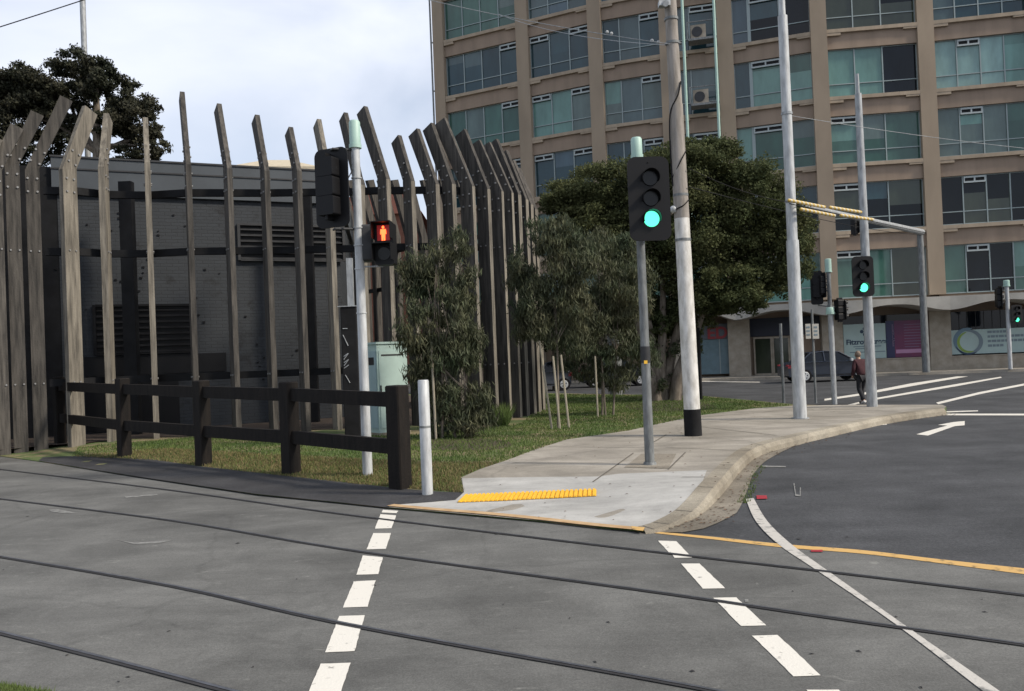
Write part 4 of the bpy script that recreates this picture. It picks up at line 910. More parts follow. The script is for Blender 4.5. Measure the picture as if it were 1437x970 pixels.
o['category'] = 'traffic signal'; o['group'] = 'traffic signals'
hc = P(1211, 388, p3.y-.30); head(o, hc, R(2), .57, 1.05, 2, .115)
for zz in (.4, -.4): mb = MB(); mb.tube([(p3.x, p3.y, hc.z+zz), (hc.x, hc.y+.12, hc.z+zz)], .02, 8); mb.build('bracket', MAT['galvdull'], o)
# distant signals
def far_signal(px, D, ytop, r, label, mat='galvdull', zb=.14, capy=None):
    b0 = base(px, D, zb); o = thing('traffic_signal', label, 'traffic signal', b0, 'traffic signals'); mb = MB(); mb.tube([b0, Vector((b0.x, b0.y, zat(px, D, ytop)))], r, 12); mb.build('pole', MAT[mat], o, smooth=True)
    if capy: cap(o, b0, zat(px, D, ytop), zat(px, D, capy), r*1.5)
    return o, b0
o, b0 = far_signal(1171, 23.2, 441, .075, 'slim signal pole with black side head, left of the walking person', 'galv', capy=431)
c = P(1183, 435, 23.2); head(o, c, R(105), .30, .56, -1, .075); 
o, b0 = far_signal(1169, 43.0, 382, .11, 'far signal pole with pale green cap and two dark heads', capy=363)
head(o, P(1146, 404, 42.9), R(160), .60, 1.75, -1, .13); head(o, P(1156, 400, 42.6), R(95), .5, 1.3, -1, .12)
mb = MB(); a = P(1170, 431, 43); mb.tube([P(1148, 428, 43), a], .05, 6); mb.build('bracket', MAT['galvdull'], o)
o, b0 = far_signal(1418, 42.6, 402, .10, 'distant signal pole with small green light at the right edge', 'galvlight', capy=393)
head(o, P(1427, 441, 42.4), R(8), .62, .95, 2, .11); head(o, P(1404, 418, 42.4), R(80), .5, 1.2, -1, .12)
# signs on thin posts
b0 = base(1145, 24.5, .10); o = thing('sign_post', 'thin post carrying two small white square signs', 'sign post', b0)
mb = MB(); mb.tube([b0, Vector((b0.x, b0.y, zat(1145, 24.5, 434)))], .035, 10); mb.build('post', MAT['galvdull'], o)
for xx in (1134, 1144.5):
    c = P(xx, 465, 24.44); mb = MB(); mb.box(c, (.15 if xx < 1140 else .19, .02, .44)); s_ = mb.build('sign_panel', pmat('sign white', (.42, .41, .37), .6), o)
    mb = MB(); 
    for i in range(3): mb.box((c.x, c.y-.014, c.z+.12-i*.11), (.10, .006, .05))
    mb.build('sign_marks', INKG, s_)
mb = MB(); mb.tube([P(1134, 460, 24.5), P(1144, 460, 24.5)], .015, 6); mb.build('crossbar', MAT['galvdull'], o)
b0 = base(1100, 24.9, .10); mb = MB(); mb.tube([b0, Vector((b0.x, b0.y, zat(1100, 24.9, 454)))], .045, 10); o = mb.build('plain_post', MAT['galvdull'], smooth=True); rootmesh(o, b0); tag(o, 'bare thin grey post left of the pale steel pole', 'post')
b0 = base(984, 27.5, .10); mb = MB(); mb.tube([b0, Vector((b0.x, b0.y, zat(984, 27.5, 460)))], .055, 10); o = mb.build('plain_post', MAT['blackmatt'], smooth=True); rootmesh(o, b0); tag(o, 'thin dark post just right of the white painted pole', 'post')
b0 = base(865, 33, .10); mb = MB(); mb.tube([b0, Vector((b0.x, b0.y, 3.4))], .27, 18); o = mb.build('round_column', MAT['galvdull'], smooth=True); rootmesh(o, b0); tag(o, 'thick grey round column rising into the sapling foliage', 'column')
# tram mast with arm and yellow striped rods
D0 = 43.0; b0 = base(1300, D0); mo = thing('tram_mast', 'grey mast with a long sloping arm over the far road', 'mast', b0)
mz = P(1293, 326, D0); mb = MB(); mb.tube([b0, Vector((b0.x, b0.y, mz.z))], [.19, .15], 14); mb.build('pole', MAT['galvdull'], mo, smooth=True)
a0 = Vector((b0.x, b0.y, mz.z)); a1 = P(1128, 289, 33.5)
mb = MB(); mb.tube([a0+Vector((.1, 0, 0)), a1], [.16, .09], 10); mb.build('arm', MAT['galv'], mo, smooth=True)
YS = pmat('yellow and white striped sleeve', (.50, .36, .10), .6); nt = YS.node_tree
wv = N(nt, 'ShaderNodeTexWave'); wv.inputs['Scale'].default_value = 2.6; wv.bands_direction = 'DIAGONAL'; tcx = N(nt, 'ShaderNodeTexCoord'); rr = N(nt, 'ShaderNodeValToRGB')
rr.color_ramp.elements[0].color = (.50, .34, .07, 1); rr.color_ramp.elements[1].color = (.55, .50, .38, 1); rr.color_ramp.elements[0].position = .45; rr.color_ramp.elements[1].position = .6
nt.links.new(tcx.outputs['Object'], wv.inputs[0]); nt.links.new(wv.outputs[0], rr.inputs[0]); nt.links.new(rr.outputs[0], nt.nodes['Principled BSDF'].inputs[0])
for (xa, ya, xb, yb_) in ((1106, 281, 1158, 291), (1164, 291, 1209, 298), (1123, 293.5, 1172, 303), (1179, 302, 1226, 308.5)):
    Da = 18.45+(xa-1106)*.02; Db = 18.45+(xb-1106)*.02; mb = MB(); pa, pb2 = P(xa, ya, Da), P(xb, yb_, Db); mb.tube([pa, pa.lerp(pb2, .02), pa.lerp(pb2, .98), pb2], [.02, .040, .037, .02], 10); sg_ = mb.build('wire_guard', YS, smooth=True); rootmesh(sg_, pa)
    tag(sg_, {1106: 'yellow striped wire guard starting at the tall pale steel pole, uppermost', 1164: 'yellow striped wire guard ending just left of the tapered signal pole', 1123: 'yellow striped wire guard under the uppermost one', 1179: 'yellow striped wire guard crossing the tapered signal pole'}[xa], 'wire guard', 'yellow striped wire guards')
head(mo, P(1201, 319, 38.6), R(120), .40, .60, -1, .09)
b0 = base(135, 48); mb = MB(); mb.tube([b0, Vector((b0.x, b0.y, 34))], .16, 12); o = mb.build('tall_mast', MAT['galv'], smooth=True); rootmesh(o, b0); tag(o, 'slender grey mast rising above the dark tree', 'mast')

# wires
def wire(a, b, r, label, sag=.15):
    mb = MB(); n = 14; pts = [a.lerp(b, i/n)-up*sag*4*(i/n)*(1-i/n) for i in range(n+1)]
    mb.tube(pts, r, 6); o = mb.build('overhead_wire', MAT['blackmatt'] if 'dark' in label else MAT['galv']); rootmesh(o, a); tag(o, label, 'wire', 'overhead wires'); return o
pd = 16.2
wire(P(-260, 118, 14), P(330, -72, 17), .010, 'dark overhead wire across the top left of the sky', .05)
p_top = P(940, 62, 16.2)
wire(P(560, -10, 19), p_top, .007, 'pale overhead wire from the upper left to the white banded pole', .08)
wire(P(700, 20, 30), P(944, 64, 16.3), .007, 'fainter pale wire sloping down to the white banded pole', .2)
wire(wireA, P(1500, 214, 26), .007, 'pale wire from the tall steel pole to the right', .08)
wire(P(966, 236, 16.2), P(1108, 284, 19), .008, 'dark wire between the white banded pole and the steel pole', .1)
wire(P(1108, 286, 18.6), P(1300, 327, 30), .012, 'dark wire threaded through the yellow striped guards', .0)
wire(P(966, 262, 16.2), P(1300, 330, 42), .010, 'dark lower wire running towards the far mast', .2)
mb = MB(); o = None
for xa, ya in ((852, 45), (858, 47), (915, 57), (924, 59)):
    mb.ball(P(xa, ya, 16.4+(944-xa)*.0075), .035, 6)
o = mb.build('wire_insulators', MAT['galvlight']); rootmesh(o, P(852, 45, 17)); tag(o, 'small white insulators strung on the wire left of the pole', 'insulator')

# ------------------------------------------------------------------ vegetation
def leafmesh(name, cen, rad, n, size, mat, parent, droop=0., elong=2.2, seed=1, shell=.55, local_off=None, up_bias=.4):
    rg = np.random.default_rng(seed); cen = np.array(cen, float); rad = np.array(rad, float)
    if rad.ndim == 1: rad = np.repeat(rad[:, None], 3, 1)
    wgt = (rad.prod(1))**(2/3); wgt /= wgt.sum(); idx = rg.choice(len(cen), n, p=wgt)
    d = rg.normal(size=(n, 3)); d /= np.linalg.norm(d, axis=1)[:, None]
    r = shell+(1-shell)*rg.random(n)**.7; r *= rg.normal(1, .13, n)
    c = cen[idx]+d*r[:, None]*rad[idx]
    a = rg.normal(size=(n, 3)); a[:, 2] -= droop*2; a /= np.linalg.norm(a, axis=1)[:, None]
    nn = d+rg.normal(size=(n, 3))*.7; nn[:, 2] += up_bias
    b = np.cross(a, nn); b /= np.linalg.norm(b, axis=1)[:, None]+1e-9
    s = size*rg.uniform(.6, 1.4, n)[:, None]
    v = np.stack([c-a*s, c+b*s/elong, c+a*s, c-b*s/elong], 1).reshape(-1, 3)
    off = np.array(parent['_w'] if parent else (0, 0, 0)); v = v-off
    me = bpy.data.meshes.new(name); me.vertices.add(4*n); me.vertices.foreach_set('co', v.ravel()); me.loops.add(4*n); me.loops.foreach_set('vertex_index', np.arange(4*n))
    me.polygons.add(n); me.polygons.foreach_set('loop_start', np.arange(0, 4*n, 4)); me.materials.append(mat); me.update(); me.validate()
    o = bpy.data.objects.new(name, me); C.objects.link(o); o['_w'] = tuple(off)
    if parent: o.parent = parent
    return o
def subclumps(majors, k, f=.42, seed=3, low=-.7):
    rg = random.Random(seed); cen = []; rad = []
    for (c, r) in majors:
        r = r if isinstance(r, tuple) else (r, r, r)
        for i in range(k):
            while True:
                d = Vector((rg.gauss(0, 1), rg.gauss(0, 1), rg.gauss(0, 1))).normalized()
                if d.z > low: break
            q = rg.uniform(.55, .95); cen.append((c[0]+d.x*r[0]*q, c[1]+d.y*r[1]*q, c[2]+d.z*r[2]*q)); m_ = f*rg.uniform(.6, 1.25); rad.append((r[0]*m_, r[1]*m_, r[2]*m_*.8))
    return cen, rad
def limbs(mb, root, tips, r0, seed=1, bend=.25):
    rg = random.Random(seed)
    for t in tips:
        t = Vector(t); r = Vector(root); mid = r.lerp(t, .5)+Vector((rg.uniform(-1, 1), rg.uniform(-1, 1), rg.uniform(.0, 1)))*bend
        mb.tube(smooth([r, mid, t], 5), [r0*(1-.85*i/10) for i in range(11)], 7)
# big dense tree
bt = base(934, 28); tr = thing('dense_tree', 'big dense green tree with a broad crown in front of the office building', 'tree', bt)
def bp2(x, y, D=28): return tuple(P(x, y, D))
maj = [(bp2(955, 265), (2.3, 2.2, 1.6)), (bp2(850, 275), (2.0, 2.0, 1.25)), (bp2(1050, 290), (1.8, 1.9, 1.7)), (bp2(1090, 355), (1.25, 1.4, 1.5)), (bp2(990, 345), (2.1, 2.0, 1.6)), (bp2(900, 350), (1.9, 2.0, 1.6)), (bp2(825, 325), (1.3, 1.5, 1.2)),
       (bp2(965, 230, 27.5), (1.9, 1.6, 0.95)), (bp2(1015, 405, 27.3), (1.3, 1.3, 1.1)), (bp2(960, 430, 28.5), (1.3, 1.4, 1.2)), (bp2(1090, 400), (.7, .9, .6)), (bp2(968, 470, 28.6), (.45, .8, .9)), (bp2(880, 430, 29), (1.6, 1.4, 1.4)), (bp2(1105, 330), (1.0, 1.2, 1.1)), (bp2(795, 285), (1.0, 1.3, .8)), (bp2(1040, 420, 27.5), (1.0, 1.2, .8)), (bp2(1000, 215), (1.0, 1.2, .5)), (bp2(930, 450, 28.8), (1.2, 1.2, 1.1)), (bp2(895, 475, 29.3), (1.1, 1.1, 1.0))]
cen, rad = subclumps(maj, 60, .25, 5)
leafmesh('crown', cen+[m_[0] for m_ in maj], rad+[tuple(x*.72 for x in m_[1]) for m_ in maj], 260000, .048, MAT['leaf_big'], tr, .1, 1.7, 5, .25)
mb = MB(); fork = bt+Vector((.2, 0, 1.6))
for dx, tipx, tipy in ((-.45, 880, 400), (-.1, 930, 380), (.15, 965, 380), (.40, 1000, 400), (-.25, 905, 420)):
    a = bt+Vector((dx*.7, random.uniform(-.2, .2), -.1)); t_ = Vector(bp2(tipx, tipy)); mb.tube(smooth([a, a+Vector((dx*.5, 0, 1.1)), a.lerp(t_, .55)+Vector((0, 0, .2)), t_], 5), [.24-.011*i for i in range(16)], 9)
mb.build('trunk', MAT['bark'], tr, smooth=True)
cen = [(bt.x+random.uniform(-.7, .7), bt.y-.1+random.uniform(-.3, .3), .3+random.random()*1.8) for i in range(14)]
leafmesh('low_shoots', cen, [.22]*14, 900, .07, MAT['leaf_gum'], tr, .2, 2.5, 9, .3)
# tree behind the substation
bt = base(140, 44); t2 = thing('dark_gum_tree', 'dark gum tree behind the substation at the upper left', 'tree', bt)
q = lambda x, y, D=44: tuple(P(x, y, D))
maj = [(q(20, 135), (2.3, 2, 1.2)), (q(70, 115), (2.2, 2, 1.35)), (q(125, 100), (1.6, 2, 1.1)), (q(165, 130), (1.5, 2, 1.3)), (q(195, 170), (1.4, 2, 1.4)), (q(30, 170), (2.3, 2, 1.6)), (q(90, 150), (1.5, 2, 1.0)), (q(165, 175), (1.2, 1.5, .8)), (q(215, 200), (.8, 1.5, .9)), (q(205, 215), (.9, 1.2, .5)), (q(-40, 150), (2.4, 2, 2.2)), (q(170, 218), (.9, 1.2, .5)), (q(90, 190), (1., 1.2, .7)), (q(-20, 120), (2, 2, 1.2)), (q(15, 205), (1.6, 1.6, 1.2)), (q(55, 200), (1.4, 1.6, 1.1)), (q(-30, 215), (1.8, 1.8, 1.4))]
cen, rad = subclumps(maj, 30, .30, 11, -1)
leafmesh('crown', cen, rad, 110000, .085, MAT['leaf_back'], t2, .3, 2.0, 6, .15)
mb = MB(); top = Vector(q(136, 170)); mb.tube(smooth([bt-up*.1, bt.lerp(top, .5), top, Vector(q(133, 110))], 5), [.42-.022*i for i in range(16)], 9)
limbs(mb, q(136, 215), [q(*a) for a in ((60, 140), (95, 130), (180, 160), (200, 190), (30, 165), (165, 190), (112, 195), (215, 205))], .16, 2, .8); mb.build('trunk', MAT['bark'], t2, smooth=True)
# saplings
def sapling(name, label, bx, D, majpx, n, size, stems, seed, mat='leaf_gum', k=16, f=.55):
    b0 = base(bx, D); t_ = thing(name, label, 'young tree', b0, 'young gum trees on the verge')
    mj = [(tuple(P(x, y, D+dd)), r) for x, y, dd, r in majpx]; cen, rad = subclumps(mj, k, f, seed, -1)
    leafmesh('foliage', cen, rad, n, size, MAT[mat], t_, 1.1, 6.5, seed, .05)
    mb = MB()
    for (xa, xb, yt_) in stems: 
        a = base(xa, D); t2_ = P(xb, yt_, D); mb.tube(smooth([a-up*.1, a.lerp(t2_, .4)+Vector((random.uniform(-.06, .06), 0, 0)), t2_], 5), [.035-.0026*i for i in range(11)], 7)
        limbs(mb, a.lerp(t2_, .45), [mj[i][0] for i in range(len(mj)) if (i+seed) % 2 == 0][:5], .014, seed, .12)
    mb.build('trunk', MAT['bark'], t_, smooth=True); return t_
sapling('gum_sapling', 'bushy young gum tree in front of the palisade, right of the green cabinet', 640, 17.8, [(612, 370, 0, (.52, .45, .45)), (600, 420, .1, (.62, .5, .55)), (640, 440, 0, (.50, .5, .5)), (585, 470, 0, (.45, .4, .5)), (622, 500, 0, (.5, .4, .5)), (655, 400, .2, (.32, .3, .45)), (655, 590, 0, (.55, .4, .42)), (630, 560, .1, (.5, .4, .45)), (672, 560, 0, (.3, .3, .4)), (575, 390, .1, (.32, .3, .5)), (600, 520, .2, (.5, .4, .5)), (640, 500, .2, (.5, .4, .6)), (640, 345, .1, (.35, .3, .4)), (665, 480, .3, (.3, .3, .5)), (620, 590, .2, (.5, .4, .4))], 24000, .078, [(620, 612, 380), (655, 640, 420), (640, 600, 400)], 4)
sapling('gum_sapling', 'staked young gum tree with sparse foliage between palisade and signal pole', 783, 19.2, [(790, 345, 0, (.55, .45, .45)), (775, 390, 0, (.62, .5, .55)), (812, 380, 0, (.5, .5, .5)), (750, 420, 0, (.42, .4, .5)), (800, 430, 0, (.55, .5, .45)), (765, 460, 0, (.45, .4, .4)), (735, 370, .3, (.32, .4, .5)), (820, 345, 0, (.36, .3, .36)), (785, 318, 0, (.26, .3, .28)), (740, 450, .4, (.4, .4, .5)), (760, 330, .3, (.4, .4, .45)), (805, 480, .2, (.5, .4, .35)), (730, 410, .6, (.35, .4, .5))], 22000, .076, [(783, 775, 340)], 8)
sapling('gum_sapling', 'leafy young gum tree left of the green lit signal pole', 845, 22.5, [(850, 350, 0, (.62, .6, .55)), (870, 400, 0, (.75, .6, .65)), (835, 420, 0, (.7, .6, .6)), (860, 460, 0, (.75, .6, .6)), (885, 480, 0, (.55, .5, .55)), (830, 480, 0, (.55, .5, .6)), (850, 510, 0, (.5, .4, .4)), (895, 430, 0, (.4, .5, .6)), (885, 345, .2, (.4, .4, .4)), (815, 450, .5, (.6, .5, .6)), (860, 530, .3, (.6, .5, .4)), (900, 510, .4, (.5, .5, .4)), (825, 520, .4, (.45, .4, .4)), (800, 500, .6, (.5, .4, .4)), (900, 390, .5, (.5, .5, .6))], 31000, .076, [(845, 840, 370), (860, 870, 380)], 12)
for i, (xa, xb, yt_, D, lab) in enumerate(((775, 757, 478, 19.0, 'leaning pale stake left of the staked young gum'), (786, 776, 500, 18.9, 'pale timber stake in the middle of the staked young gum'), (799, 787, 498, 19.0, 'pale timber stake right of the staked young gum'), (839, 835, 500, 22.0, 'thin pale stake under the leafy young gum'), (850, 844, 500, 22.4, 'darker stake just right of the thin pale stake'), (612, 605, 480, 17.6, 'pale stake beside the bushy young gum near the bollard'))):
    b0 = base(xa, D); t_ = P(xb, yt_, D); mb = MB(); mb.tube([b0-up*.1, t_], [.026, .024], 6); o = mb.build('timber_stake', MAT['stake' if i != 4 else 'bark']); rootmesh(o, b0); tag(o, lab, 'stake', 'timber stakes on the verge')
# hedge like dark growth seen low behind the saplings and street trees far left of the office
for i, (xx, D, w_, h_, lab) in enumerate(((780, 42, 3.2, 3.4, 'dark low tree behind the saplings, beyond the far verge'), (690, 44, 3.0, 3.2, 'dark low tree behind the right end of the palisade'))):
    b0 = base(xx, D); t_ = thing('street_tree', lab, 'tree', b0, 'street trees beyond the verge')
    cen, rad = subclumps([((b0.x, b0.y, 3.4), (w_, 1.5, 1.6))], 60, .3, 30+i, -1); leafmesh('crown', cen, rad, 9000, .12, MAT['leaf_back'], t_, .2, 2, 40+i, .2)
    mb = MB(); mb.tube([b0-up*.1, b0+up*3], [.18, .1], 8); mb.build('trunk', MAT['bark'], t_, smooth=True)
# grass blades (stuff)
def inside(x, y, poly):
    c = False; j = len(poly)-1
    for i in range(len(poly)):
        if (poly[i][1] > y) != (poly[j][1] > y) and x < (poly[j][0]-poly[i][0])*(y-poly[i][1])/(poly[j][1]-poly[i][1])+poly[i][0]: c = not c
        j = i
    return c
gpoly = [tuple(T(*a)[:2]) for a in [(100, 641), (215, 646), (330, 661), (500, 680), (650, 692), (646, 670), (716, 645), (795, 617.5), (882, 605), (985, 583), (1060, 573.5), (1112, 569), (985, 556.5), (750, 553), (760, 572), (730, 595), (640, 606), (560, 612), (430, 612), (300, 612), (180, 622), (110, 628)]]
def blades(name, poly, n, h, mat, seed, label, zf=hz, wb=.006):
    rg = random.Random(seed); xs = [p[0] for p in poly]; ys = [p[1] for p in poly]; V = []; k = 0
    while k < n:
        y = min(ys)+(max(ys)-min(ys))*rg.random()**1.7; x = rg.uniform(min(xs), max(xs))
        if not inside(x, y, poly): continue
        z = zf(x, y); a = rg.uniform(0, 6.28); hh = h*rg.uniform(.4, 1.3); w_ = wb*(.7+y*.06); l = hh*rg.uniform(.1, .8); b_ = rg.uniform(0, 6.28)
        V += [(x-w_*math.cos(a), y-w_*math.sin(a), z-.01), (x+w_*math.cos(a), y+w_*math.sin(a), z-.01), (x+l*math.cos(b_), y+l*math.sin(b_), z+hh)]; k += 1
    me = bpy.data.meshes.new(name); me.from_pydata(V, [], [(3*i, 3*i+1, 3*i+2) for i in range(n)]); me.materials.append(mat); o = bpy.data.objects.new(name, me); C.objects.link(o); return tag(o, label, 'grass', kind='stuff')
blades('grass', gpoly, 70000, .05, MAT['blade'], 1, 'short green grass on the verge')
blades('dry_grass', [tuple(T(*a)[:2]) for a in [(100, 641), (215, 646), (330, 661), (500, 680), (650, 692), (646, 670), (700, 650), (600, 650), (400, 640), (240, 630)]], 26000, .045, MAT['dryblade'], 2, 'straw coloured dry turf along the fence')
cg = [tuple(G(*a)[:2]) for a in [(-60, 955), (20, 962), (75, 972), (80, 1010), (-80, 1010)]]
sheet('near_grass_patch', cg, MAT['grass'], .004, 'patch of grass at the lower left corner', follow=False)
blades('near_grass', cg, 5000, .03, MAT['blade'], 3, 'grass blades in the lower left corner', lambda x, y: .004, .003)
tuft = [tuple(T(*a)[:2]) for a in [(693, 598), (712, 598), (716, 588), (695, 588)]]
blades('tussock', tuft, 900, .42, MAT['blade'], 6, 'taller grass tuft at the foot of the palisade')
mu = [T(600+70*math.cos(a)+50, 624+9*math.sin(a)) for a in [k*2*math.pi/16 for k in range(16)]]
sheet('mulch_bed', [tuple(p_[:2]) for p_ in mu][::-1], MAT['mulch'], .006, 'dark bark mulch bed under the bushy young gum')
mu = [T(940+65*math.cos(a), 571+7*math.sin(a)) for a in [k*2*math.pi/16 for k in range(16)]]
sheet('tree_soil', [tuple(p_[:2]) for p_ in mu][::-1], MAT['mulch'], .006, 'bare soil under the big tree')
# leaf litter along kerb and gutter, weeds
rg = random.Random(5); mb = MB()
def lit(p0, s, z):
    a = rg.uniform(0, 6.3); c, n_ = math.cos(a), math.sin(a); mb.add([(p0.x-c*s, p0.y-n_*s, z), (p0.x+n_*s*.4, p0.y-c*s*.4, z+.006), (p0.x+c*s, p0.y+n_*s, z+.003), (p0.x-n_*s*.4, p0.y+c*s*.4, z+.008)], [(0, 1, 2, 3)])
for i in range(300):
    k = rg.randrange(8, len(kerb)-1); q_ = kerb[k].lerp(kerb[k+1], rg.random()); q_ = q_+Vector((rg.gauss(.20, .16), rg.gauss(-.02, .05), 0)); lit(q_, rg.uniform(.015, .035), .012)
for i in range(160):
    x = rg.uniform(690, 1230); y = rg.uniform(575, 735); q_ = T(x, y)
    if inside(q_.x, q_.y, path): lit(q_, rg.uniform(.012, .03), q_.z+.018)
o = mb.build('leaf_litter', MAT['leaf_dry']); tag(o, 'scattered dry leaves along kerb and footpath', 'leaves', kind='stuff')
wd = smooth(gp([(1040, 706), (1049, 687), (1058, 665), (1067, 654)], 0), 8); wpoly = [(p_.x-.05, p_.y) for p_ in wd]+[(p_.x+.10, p_.y) for p_ in wd[::-1]]
blades('gutter_weeds', wpoly, 350, .028, MAT['blade'], 8, 'small weeds along the gutter edge', lambda x, y: 0)

# ------------------------------------------------------------------ cars
def car(px0, px1, D, label, body, zr=0., face=1, lights=False):
    xa, xb = P(px0, 530, D).x, P(px1, 530, D).x; Lc = xb-xa; o = thing('parked_car', label, 'car', ((xa+xb)/2, D, zr), 'cars on the far road'); x0, y0, z0 = (xa+xb)/2, D, zr
    f = Lc/4.4*face; W = .88
    prof = [(-2.2, .35), (-2.2, .80), (-2.08, .95), (-1.5, 1.02), (-.98, 1.40), (-.2, 1.48), (.45, 1.42), (1.12, 1.02), (1.85, .90), (2.16, .72), (2.2, .38), (1.9, .25), (-2.0, .25)]
    secs = [(-W, .94, .0), (-W*.985, 1, 0), (-W*.72, 1.0, .02), (W*.72, 1, .02), (W*.985, 1, 0), (W, .94, 0)]
    mb = MB(); vs = []
    lowp = [(-2.2, .35), (-2.22, .80), (-2.08, .95), (-1.5, 1.0), (-.98, 1.01), (-.2, 1.01), (.45, 1.0), (1.12, 1.0), (1.85, .90), (2.16, .72), (2.2, .38), (1.9, .25), (-2.0, .25)]
    n = len(lowp)
    for yy, s in ((-W*.9, .985), (-W, 1), (W, 1), (W*.9, .985)):
        for (x, z) in lowp:
            zz = z if abs(yy) == W else z
            vs.append((x0+x*f*s, y0+yy*(1-.08*max(0, abs(x)-1.6)), z0+zz*(.96 if abs(yy) == W and z > .9 else 1)))
    vs2 = vs; fs = [tuple(range(n)), tuple(range(3*n, 4*n))[::-1]]+[(r*n+i, r*n+(i+1) % n, (r+1)*n+(i+1) % n, (r+1)*n+i) for r in range(3) for i in range(n)]
    # order rings: outer sides first
    mb.add(vs2, fs)
    bd = mb.build('body', body, o, smooth=True)
    mb = MB(); ch = [(-1.52, .99), (-.98, 1.40), (-.2, 1.47), (.45, 1.41), (1.14, .99)]
    a = [(x0+x*f, y0-W*(.93 if z < 1.1 else .72), z0+z) for x, z in ch]; b_ = [(x0+x*f, y0+W*(.93 if z < 1.1 else .72), z0+z) for x, z in ch]; mb.hexa(a, b_); mb.build('windows', GL['dark'], o)
    mb = MB()
    for i in range(1, 3):
        (xa_, za_), (xb_, zb_) = ch[i], ch[i+1]; mb.hexa([(x0+xa_*f, y0-W*.73, z0+za_+.003), (x0+xb_*f, y0-W*.73, z0+zb_+.003), (x0+xb_*f, y0+W*.73, z0+zb_+.003), (x0+xa_*f, y0+W*.73, z0+za_+.003)], [(x0+xa_*f, y0-W*.70, z0+za_+.03), (x0+xb_*f, y0-W*.70, z0+zb_+.03), (x0+xb_*f, y0+W*.70, z0+zb_+.03), (x0+xa_*f, y0+W*.70, z0+za_+.03)])
    for (xa_, za_), (xb_, zb_) in (((-1.55, 1.0), (-1.0, 1.41)), ((1.16, 1.0), (.45, 1.42)), ((-.35, 1.0), (-.35, 1.46))):
        mb.tube([(x0+xa_*f, y0-W*.945, z0+za_), (x0+xb_*f, y0-W*.735, z0+zb_)], .035, 6); mb.tube([(x0+xa_*f, y0+W*.945, z0+za_), (x0+xb_*f, y0+W*.735, z0+zb_)], .035, 6)
    mb.build('roof', body, o)
    for xw in (-1.38, 1.38):
        for s in (-1, 1):
            mb = MB(); c = Vector((x0+xw*f, y0+s*W*.80, z0+.32)); mb.tube([c, c+Vector((0, s*.17, 0))], .32, 20); wh = mb.build('wheel', MAT['blackmatt'], o, smooth=True)
            mb = MB(); c2 = c+Vector((0, s*.172, 0)); mb.tube([c2, c2+Vector((0, s*.012, 0))], [.21, .19], 14); mb.build('rim', MAT['galvlight'], wh)
            mb = MB()
            for k in range(5): a_ = 2*math.pi*k/5+.3; mb.box((c2.x+.11*math.cos(a_), c2.y+s*.014, c2.z+.11*math.sin(a_)), (.05, .006, .05))
            mb.build('rim_gaps', MAT['black'], wh)
    for s in (-1, 1):
        mb = MB(); mb.box((x0+2.08*f, y0+s*W*.72, z0+.70), (.2, .3, .13)); mb.build('headlight', MAT['galvlight'], o)
        mb = MB(); mb.box((x0-2.12*f, y0+s*W*.74, z0+.80), (.18, .26, .16)); mb.build('tail_light', MAT['red'], o)
        mb = MB(); mb.box((x0+.95*f, y0+s*(W+.08), z0+1.03), (.12, .18, .11), 0, .02); mb.build('mirror', MAT['galvlight'] if s < 0 and face > 0 and lights else body, o)
    mb = MB(); mb.box((x0, y0-W-.004, z0+.34), (2.0*abs(f), .02, .05)); mb.build('side_trim', MAT['black'], o)
    mb = MB()
    for hx in (-.75, .25): mb.box((x0+hx*f, y0-W-.01, z0+.88), (.18, .025, .03))
    mb.build('door_handle', MAT['darkgrey'], o)
    return o
NAVY = pmat('dark navy car paint', (.020, .027, .042), .25, spec=.6); BLK = pmat('black car paint', (.010, .012, .016), .22, spec=.6); SILV = pmat('silver grey car paint', (.09, .10, .12), .3, metal=.3)
car(1099, 1219, 40.5, 'dark blue hatchback on the far road behind the walking person', NAVY, 0, 1, True)
car(812, 915, 44.5, 'black car on the far road seen low behind the leafy young gum', BLK, 0, 1)
car(745, 800, 42.5, 'dark car with bright lamps glimpsed behind the staked young gum', SILV, 0, -1)

# ------------------------------------------------------------------ person walking away
pb0 = G(1211, 567.5, 0.0); pp_ = thing('person_root', '', '', pb0)
bpy.data.objects.remove(pp_)
PS = (hor(1211)+0)  # eye line
sc_p = (567.5-493)*pb0.y/F/1.70
def skin(name, verts, edges, radii, mat, parent=None, lv=2, root=0):
    me = bpy.data.meshes.new(name); me.from_pydata([tuple(Vector(v)*sc_p) for v in verts], edges, []); ob = bpy.data.objects.new(name, me); C.objects.link(ob)
    m1 = ob.modifiers.new('s', 'SKIN'); sv = me.skin_vertices[0].data
    for i, r in enumerate(radii):
        r = r if isinstance(r, tuple) else (r, r); sv[i].radius = (r[0]*sc_p, r[1]*sc_p); sv[i].use_root = (i == root)
    m2 = ob.modifiers.new('d', 'SUBSURF'); m2.levels = lv; m2.render_levels = lv
    bpy.context.view_layer.update(); nm = bpy.data.meshes.new_from_object(ob.evaluated_get(bpy.context.evaluated_depsgraph_get())); bpy.data.objects.remove(ob)
    nm.materials.clear(); nm.materials.append(mat); nm.polygons.foreach_set('use_smooth', [True]*len(nm.polygons)); nm.name = name
    o = bpy.data.objects.new(name, nm); C.objects.link(o)
    if parent: o.parent = parent
    return o
SKN = pmat('skin', (.42, .25, .17), .6); MAR = pmat('maroon knit', (.045, .012, .016), .9, var=.2, vscale=20); BKT = pmat('black trousers', (.014, .014, .017), .9); SHO = pmat('white shoes', (.55, .54, .52), .6); HAIR = pmat('grey brown hair', (.20, .15, .115), .9, var=.2, vscale=40)
